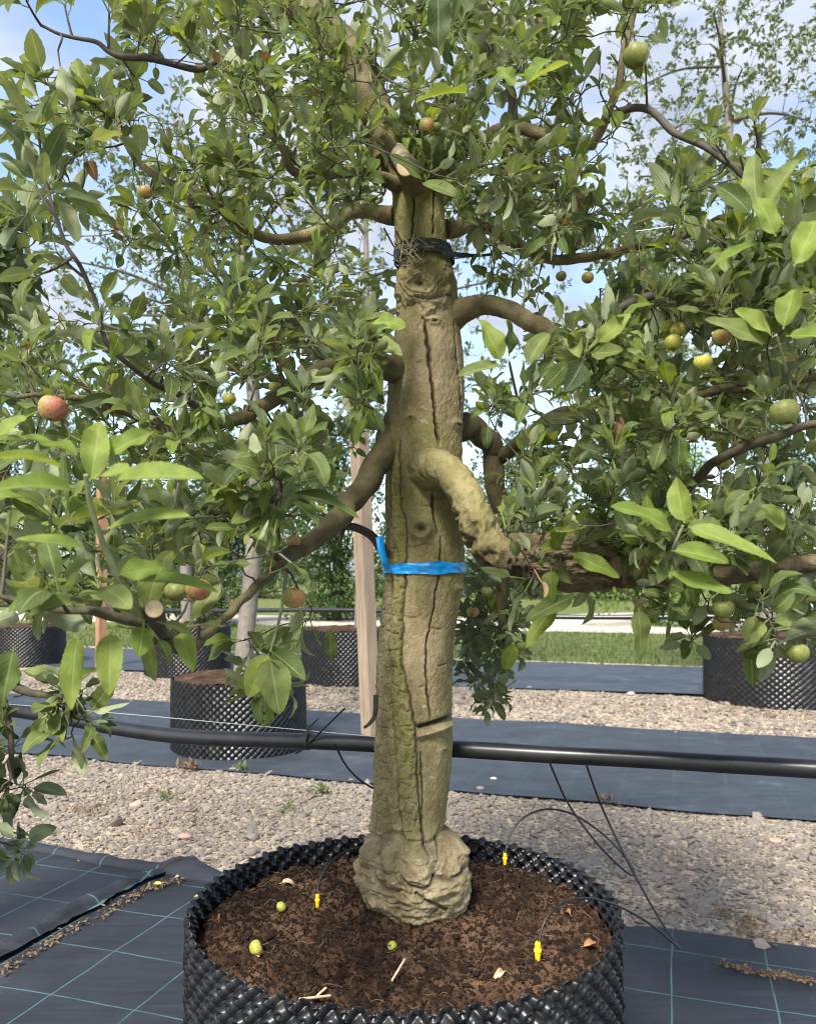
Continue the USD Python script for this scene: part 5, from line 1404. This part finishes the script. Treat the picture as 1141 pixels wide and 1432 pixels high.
def clump_tree(name, label, px, base_y, top_y, wpx, d, n, leaf, mat, seed, category="tree", group=None, shape=1.0, low=0.03, clumps=34, base_z=0.0):
    """A tree far behind: trunk, some limbs and a crown of leaf clumps with gaps."""
    r = np.random.default_rng(seed)
    x0 = d * (px - CX) / FOC
    H = EYE - d * (top_y - HY) / FOC
    Wm = wpx * d / FOC
    t_ = thing(name, label, category, (x0, d, 0), group)
    path = np.array([[x0, d, 0], [x0 + 0.02 * H, d, 0.3 * H], [x0 - 0.01 * H, d, 0.62 * H], [x0, d, 0.9 * H]])
    part(t_, "trunk", tube(spline(path, 24), np.linspace(0.028 * H, 0.006 * H, 24), 10, amp=0.1, freq=4), M["limb_dark"], smooth=True)
    cs_, ls_ = [], []
    for k_ in range(clumps):
        h_ = low + (1 - low) * (k_ + r.random()) / clumps
        wide = math.sqrt(max(0.03, 1 - ((h_ - 0.42) / 0.62) ** 2)) if shape == 1.0 else (1.02 - h_) ** 0.8
        a_ = r.uniform(0, 6.28)
        rr_ = Wm / 2 * wide * math.sqrt(r.random()) * 0.85
        c_ = np.array([x0 + rr_ * math.cos(a_), d + rr_ * math.sin(a_), h_ * H * 0.95])
        cr = (0.13 + 0.10 * r.random()) * Wm * (0.6 + 0.5 * wide)
        cs_.append((c_, cr))
        ls_.append(tube(np.array([[x0, d, max(0.1, c_[2] - 0.25 * H)], (c_ + [x0, d, c_[2]]) / 2, c_]), [0.008 * H, 0.005 * H, 0.002 * H], 5, cap=False))
    part(t_, "limbs", join(ls_), M["limb_dark"], smooth=True, kind="stuff")
    per = n // clumps
    B_, A_, N_ = [], [], []
    for c_, cr in cs_:
        v_ = unit(r.normal(0, 1, (per, 3)))
        q_ = c_ + v_ * (cr * r.uniform(0.45, 1.08, per) ** 0.7)[:, None] * np.array([1, 1, 0.8])
        B_.append(q_)
        A_.append(v_ + r.normal(0, 0.6, (per, 3)) + [0, 0, -0.2])
        N_.append(v_ * 0.5 + [0, 0, 0.9] + r.normal(0, 0.35, (per, 3)))
    B_, A_, N_ = map(np.vstack, (B_, A_, N_))
    B_[:, 2] = np.maximum(B_[:, 2], 0.05)
    L_ = leaf * r.uniform(0.6, 1.3, len(B_))
    v, f, uv = flat(*leaf_mesh(B_, A_, N_, L_, L_ * 0.55, r, 2, 2, 0.01))
    part(t_, "crown", (v, f), mat, smooth=True, uv=uv, kind="stuff")


clump_tree("hedge_tree", "dark dense evergreen shrub showing at the right edge below the olive apple", 1090, 830, 575, 210, 16, 11000, 0.10, M["leaf_hedge"], 401, group="trees beyond the grass")
clump_tree("pale_tree", "feathery bright green tree behind the upper right branches", 905, 830, 300, 190, 20, 12000, 0.13, M["leaf_conifer"], 402, group="trees beyond the grass", shape=0.6)
clump_tree("hedge_tree", "dark green bush seen low behind the middle pot's tree", 290, 830, 640, 180, 20, 9000, 0.13, M["leaf_hedge"], 403, group="trees beyond the grass")
clump_tree("hedge_tree", "mid green bush low behind the pale stake", 470, 840, 600, 190, 22, 9000, 0.14, M["leaf_hedge"], 404, group="trees beyond the grass")
clump_tree("hedge_tree", "grey green tree fading behind the left edge leaves", 0, 830, 400, 190, 42, 9000, 0.26, M["leaf_far"], 405, group="trees beyond the grass")
clump_tree("hedge_tree", "green bush behind the hanging spray right of the trunk", 745, 830, 610, 190, 44, 8000, 0.25, M["leaf_hedge"], 406, group="trees beyond the grass")
clump_tree("hedge_tree", "tall dark bush between the right limb and the feathery tree", 900, 832, 590, 210, 40, 8000, 0.25, M["leaf_hedge"], 407, group="trees beyond the grass")
clump_tree("hedge_tree", "far bush at the left behind the reddish stake", 120, 832, 590, 230, 44, 9000, 0.25, M["leaf_far"], 408, group="trees beyond the grass")
clump_tree("hedge_tree", "far bush directly behind the big trunk", 590, 832, 650, 190, 46, 7000, 0.26, M["leaf_hedge"], 409, group="trees beyond the grass")
clump_tree("hedge_tree", "round bush behind the low left limb", 360, 832, 600, 230, 45, 9000, 0.26, M["leaf_far"], 410, group="trees beyond the grass")
clump_tree("hedge_tree", "low far bush glimpsed beneath the right limb above the pale track", 745, 830, 745, 230, 62, 6000, 0.34, M["leaf_hedge"], 411, group="trees beyond the grass")
clump_tree("hedge_tree", "low far bush beneath the right limb nearest the right pot", 880, 830, 740, 240, 64, 6000, 0.34, M["leaf_hedge"], 412, group="trees beyond the grass")
clump_tree("hedge_tree", "low far bush between the brown stake and the middle pot's trunk", 235, 832, 690, 220, 46, 7000, 0.26, M["leaf_hedge"], 413, group="trees beyond the grass")
# distant tree line all round so that the horizon is closed
r = np.random.default_rng(420)
k = 60
tl_ = []
B_, A_, N_, L_ = [], [], [], []
for i_ in range(150):
    a_ = r.uniform(-1.0, 1.0)
    dist_ = r.uniform(110, 150)
    c_ = np.array([math.sin(a_) * dist_, math.cos(a_) * dist_, 0])
    hh = r.uniform(4, 8)
    per = 300
    v_ = unit(r.normal(0, 1, (per, 3)))
    B_.append(c_ + v_ * np.array([3.8, 3.8, hh / 2]) * r.uniform(0.6, 1.05, per)[:, None] + [0, 0, hh / 2])
    A_.append(v_ + r.normal(0, 0.6, (per, 3)))
    N_.append(v_ + [0, 0, 0.8])
B_, A_, N_ = map(np.vstack, (B_, A_, N_))
L_ = r.uniform(0.6, 1.2, len(B_))
v, f, uv = flat(*leaf_mesh(B_, A_, N_, L_, L_ * 0.7, r, 1, 2, 0.01))
single("treeline", (v, f), M["leaf_hedge"], "far dark line of trees along the horizon", "treeline", kind="stuff", smooth=True, uv=uv)

# ------------------------------------------------------------------ small things on the ground
def weed(px, py, h, spread, n, mat, label, seed):
    r = np.random.default_rng(seed)
    b_ = G(px, py, 0.014)
    B_ = b_ + np.stack([r.normal(0, spread, n), r.normal(0, spread, n), r.uniform(0, h * 0.5, n)], -1)
    A_ = np.stack([r.normal(0, 0.7, n), r.normal(0, 0.7, n), r.uniform(0.3, 1.2, n)], -1)
    N_ = np.stack([r.normal(0, 0.5, n), r.normal(0, 0.5, n), np.ones(n)], -1)
    L_ = h * r.uniform(0.4, 1.0, n)
    v, f, uv = flat(*leaf_mesh(B_, A_, N_, L_, L_ * 0.3, r, 4, 2, 0.004))
    t_ = thing("weed", label, "weed", b_)
    part(t_, "leaves", (v, f), mat, smooth=True, uv=uv, kind="stuff")
    part(t_, "stem", tube(np.array([b_ - [0, 0, 0.01], b_ + [0.003, 0, h * 0.7]]), 0.0015, 5), M["shoot"])


weed(268, 1078, 0.07, 0.03, 40, M["litter"], "dry straw coloured tuft on gravel below the middle pot", 501)
weed(337, 1080, 0.06, 0.015, 18, M["leaf_bright"], "small upright green weed on gravel below the middle pot", 502)
weed(450, 1110, 0.06, 0.022, 26, M["leaf"], "green weed on gravel near the left of the trunk", 503)
weed(402, 1134, 0.05, 0.02, 22, M["leaf"], "low green weed on gravel in front of the other green one", 504)
weed(118, 1136, 0.035, 0.06, 70, M["litter"], "flat yellowish moss patch on the gravel at left", 505)
weed(232, 1118, 0.05, 0.03, 24, M["leaf"], "sparse grey green weed on the gravel centre left", 506)
weed(845, 1125, 0.06, 0.02, 14, M["litter"], "pale dry seed head at the fabric edge right of the drip tubes", 507)


def scatter_litter(name, path_px, n, spread, size, label, category, seed, mat="litter", z=0.03):
    r = np.random.default_rng(seed)
    sp = spline(np.array([G(*q_, z) for q_ in path_px]), 200)
    B_ = sp[r.integers(0, 200, n)] + np.stack([r.normal(0, spread, n), r.normal(0, spread, n), r.uniform(0, 0.008, n)], -1)
    A_ = np.stack([r.normal(0, 1, n), r.normal(0, 1, n), r.normal(0.1, 0.25, n)], -1)
    N_ = np.stack([r.normal(0, 0.5, n), r.normal(0, 0.5, n), np.ones(n)], -1)
    L_ = size * r.uniform(0.4, 1.2, n)
    v, f, uv = flat(*leaf_mesh(B_, A_, N_, L_, L_ * 0.5, r, 4, 2, 0.002))
    single(name, (v, f), M[mat], label, category, kind="stuff", smooth=True, uv=uv)


scatter_litter("leaf_litter", [(1006, 1348), (1050, 1360), (1090, 1366), (1141, 1374)], 260, 0.008, 0.016, "line of dry yellow debris on fabric at lower right", "litter", 511)
scatter_litter("leaf_litter", [(0, 1362), (70, 1318), (160, 1270), (210, 1242), (250, 1232)], 300, 0.014, 0.018, "brown debris gathered along the fabric seam at lower left", "litter", 512)
scatter_litter("leaf_litter", [(20, 958), (300, 962), (620, 972), (900, 990), (1141, 1000)], 900, 0.16, 0.035, "scattered dry leaves over the farther gravel strip", "litter", 513, z=0.02)
scatter_litter("leaf_litter", [(90, 1105), (200, 1110), (280, 1100), (240, 1150), (110, 1190)], 260, 0.06, 0.02, "thin brown litter on the near gravel at left", "litter", 514, z=0.02)
scatter_litter("leaf_litter", [(60, 1120), (300, 1150), (480, 1130), (700, 1150), (900, 1190), (1141, 1220)], 420, 0.14, 0.016, "sparse brown bits strewn over the whole near gravel strip", "litter", 516, z=0.02)
scatter_litter("leaf_litter", [(1000, 1270), (1040, 1290), (1060, 1310), (1141, 1310)], 160, 0.035, 0.022, "tan litter on the gravel at the right edge", "litter", 515, z=0.02)
for n_, (px_, py_, lab) in enumerate(((213, 1237, "yellow fallen leaf at the corner of the curled fabric"), (294, 1247, "yellow fallen leaf nearest the pot's left rim"), (286, 1253, "small yellow leaf left of the one by the rim"), (303, 1245, "yellow leaf touching the pot's left rim"), (243, 1228, "long tan leaf under the curled fabric lap"))):
    b_ = G(px_, py_, 0.034)
    v, f, uv = leaf_mesh(b_[None], np.array([[math.cos(n_ * 1.7), math.sin(n_ * 1.7), 0.1]]), np.array([[0.1, -0.3, 1.0]]), 0.035, 0.02, np.random.default_rng(n_ + 20), 8, 4, 0.006, curl=0.6, fold=0.5)
    single("fallen_leaf", (v[0], f), M["yellow_leaf"] if n_ < 4 else M["cut_wood"], lab, "fallen leaf", smooth=True, uv=uv)


def stone(px, py, size, mat, label, seed, z=0.02):
    r = np.random.default_rng(seed)
    ico = trimesh.creation.icosphere(2)
    v = np.array(ico.vertices)
    v = v * (0.75 + 0.5 * meshkit.fbm(v * 1.5 + seed, 2, seed))[:, None] * np.array([1.3, 0.9, 0.6]) * size
    single("stone", (v + G(px, py, z), np.array(ico.faces)), mat, label, "stone", smooth=40)


stone(690, 1089, 0.014, M["pale_stone"], "lone pinkish stone on the middle fabric strip right of the trunk", 1, 0.03)
stone(258, 1170, 0.024, M["red_stone"], "salmon pink stone in the near gravel left of the pot", 2)
stone(190, 1126, 0.026, M["red_stone"], "dusky pink flat stone in the near gravel at left", 3)
stone(1084, 1176, 0.022, M["red_stone"], "dark red chip in the near gravel at far right", 4)
stone(882, 970, 0.03, M["pale_stone"], "white stone at the edge of the farthest fabric strip", 5, 0.03)
single("green_tag", tube(np.array([P(380, 991, 5.25), P(380, 991, 5.22)]), 0.017, 12), usdkit.material(stage, "/World/Looks/green_tag", {"p": ("principled_bsdf", {"base_color": (0.0, 0.35, 0.16), "roughness": 0.4})}, surface="p.BSDF"), "small bright green plastic plug on the middle pot's wall", "plug")
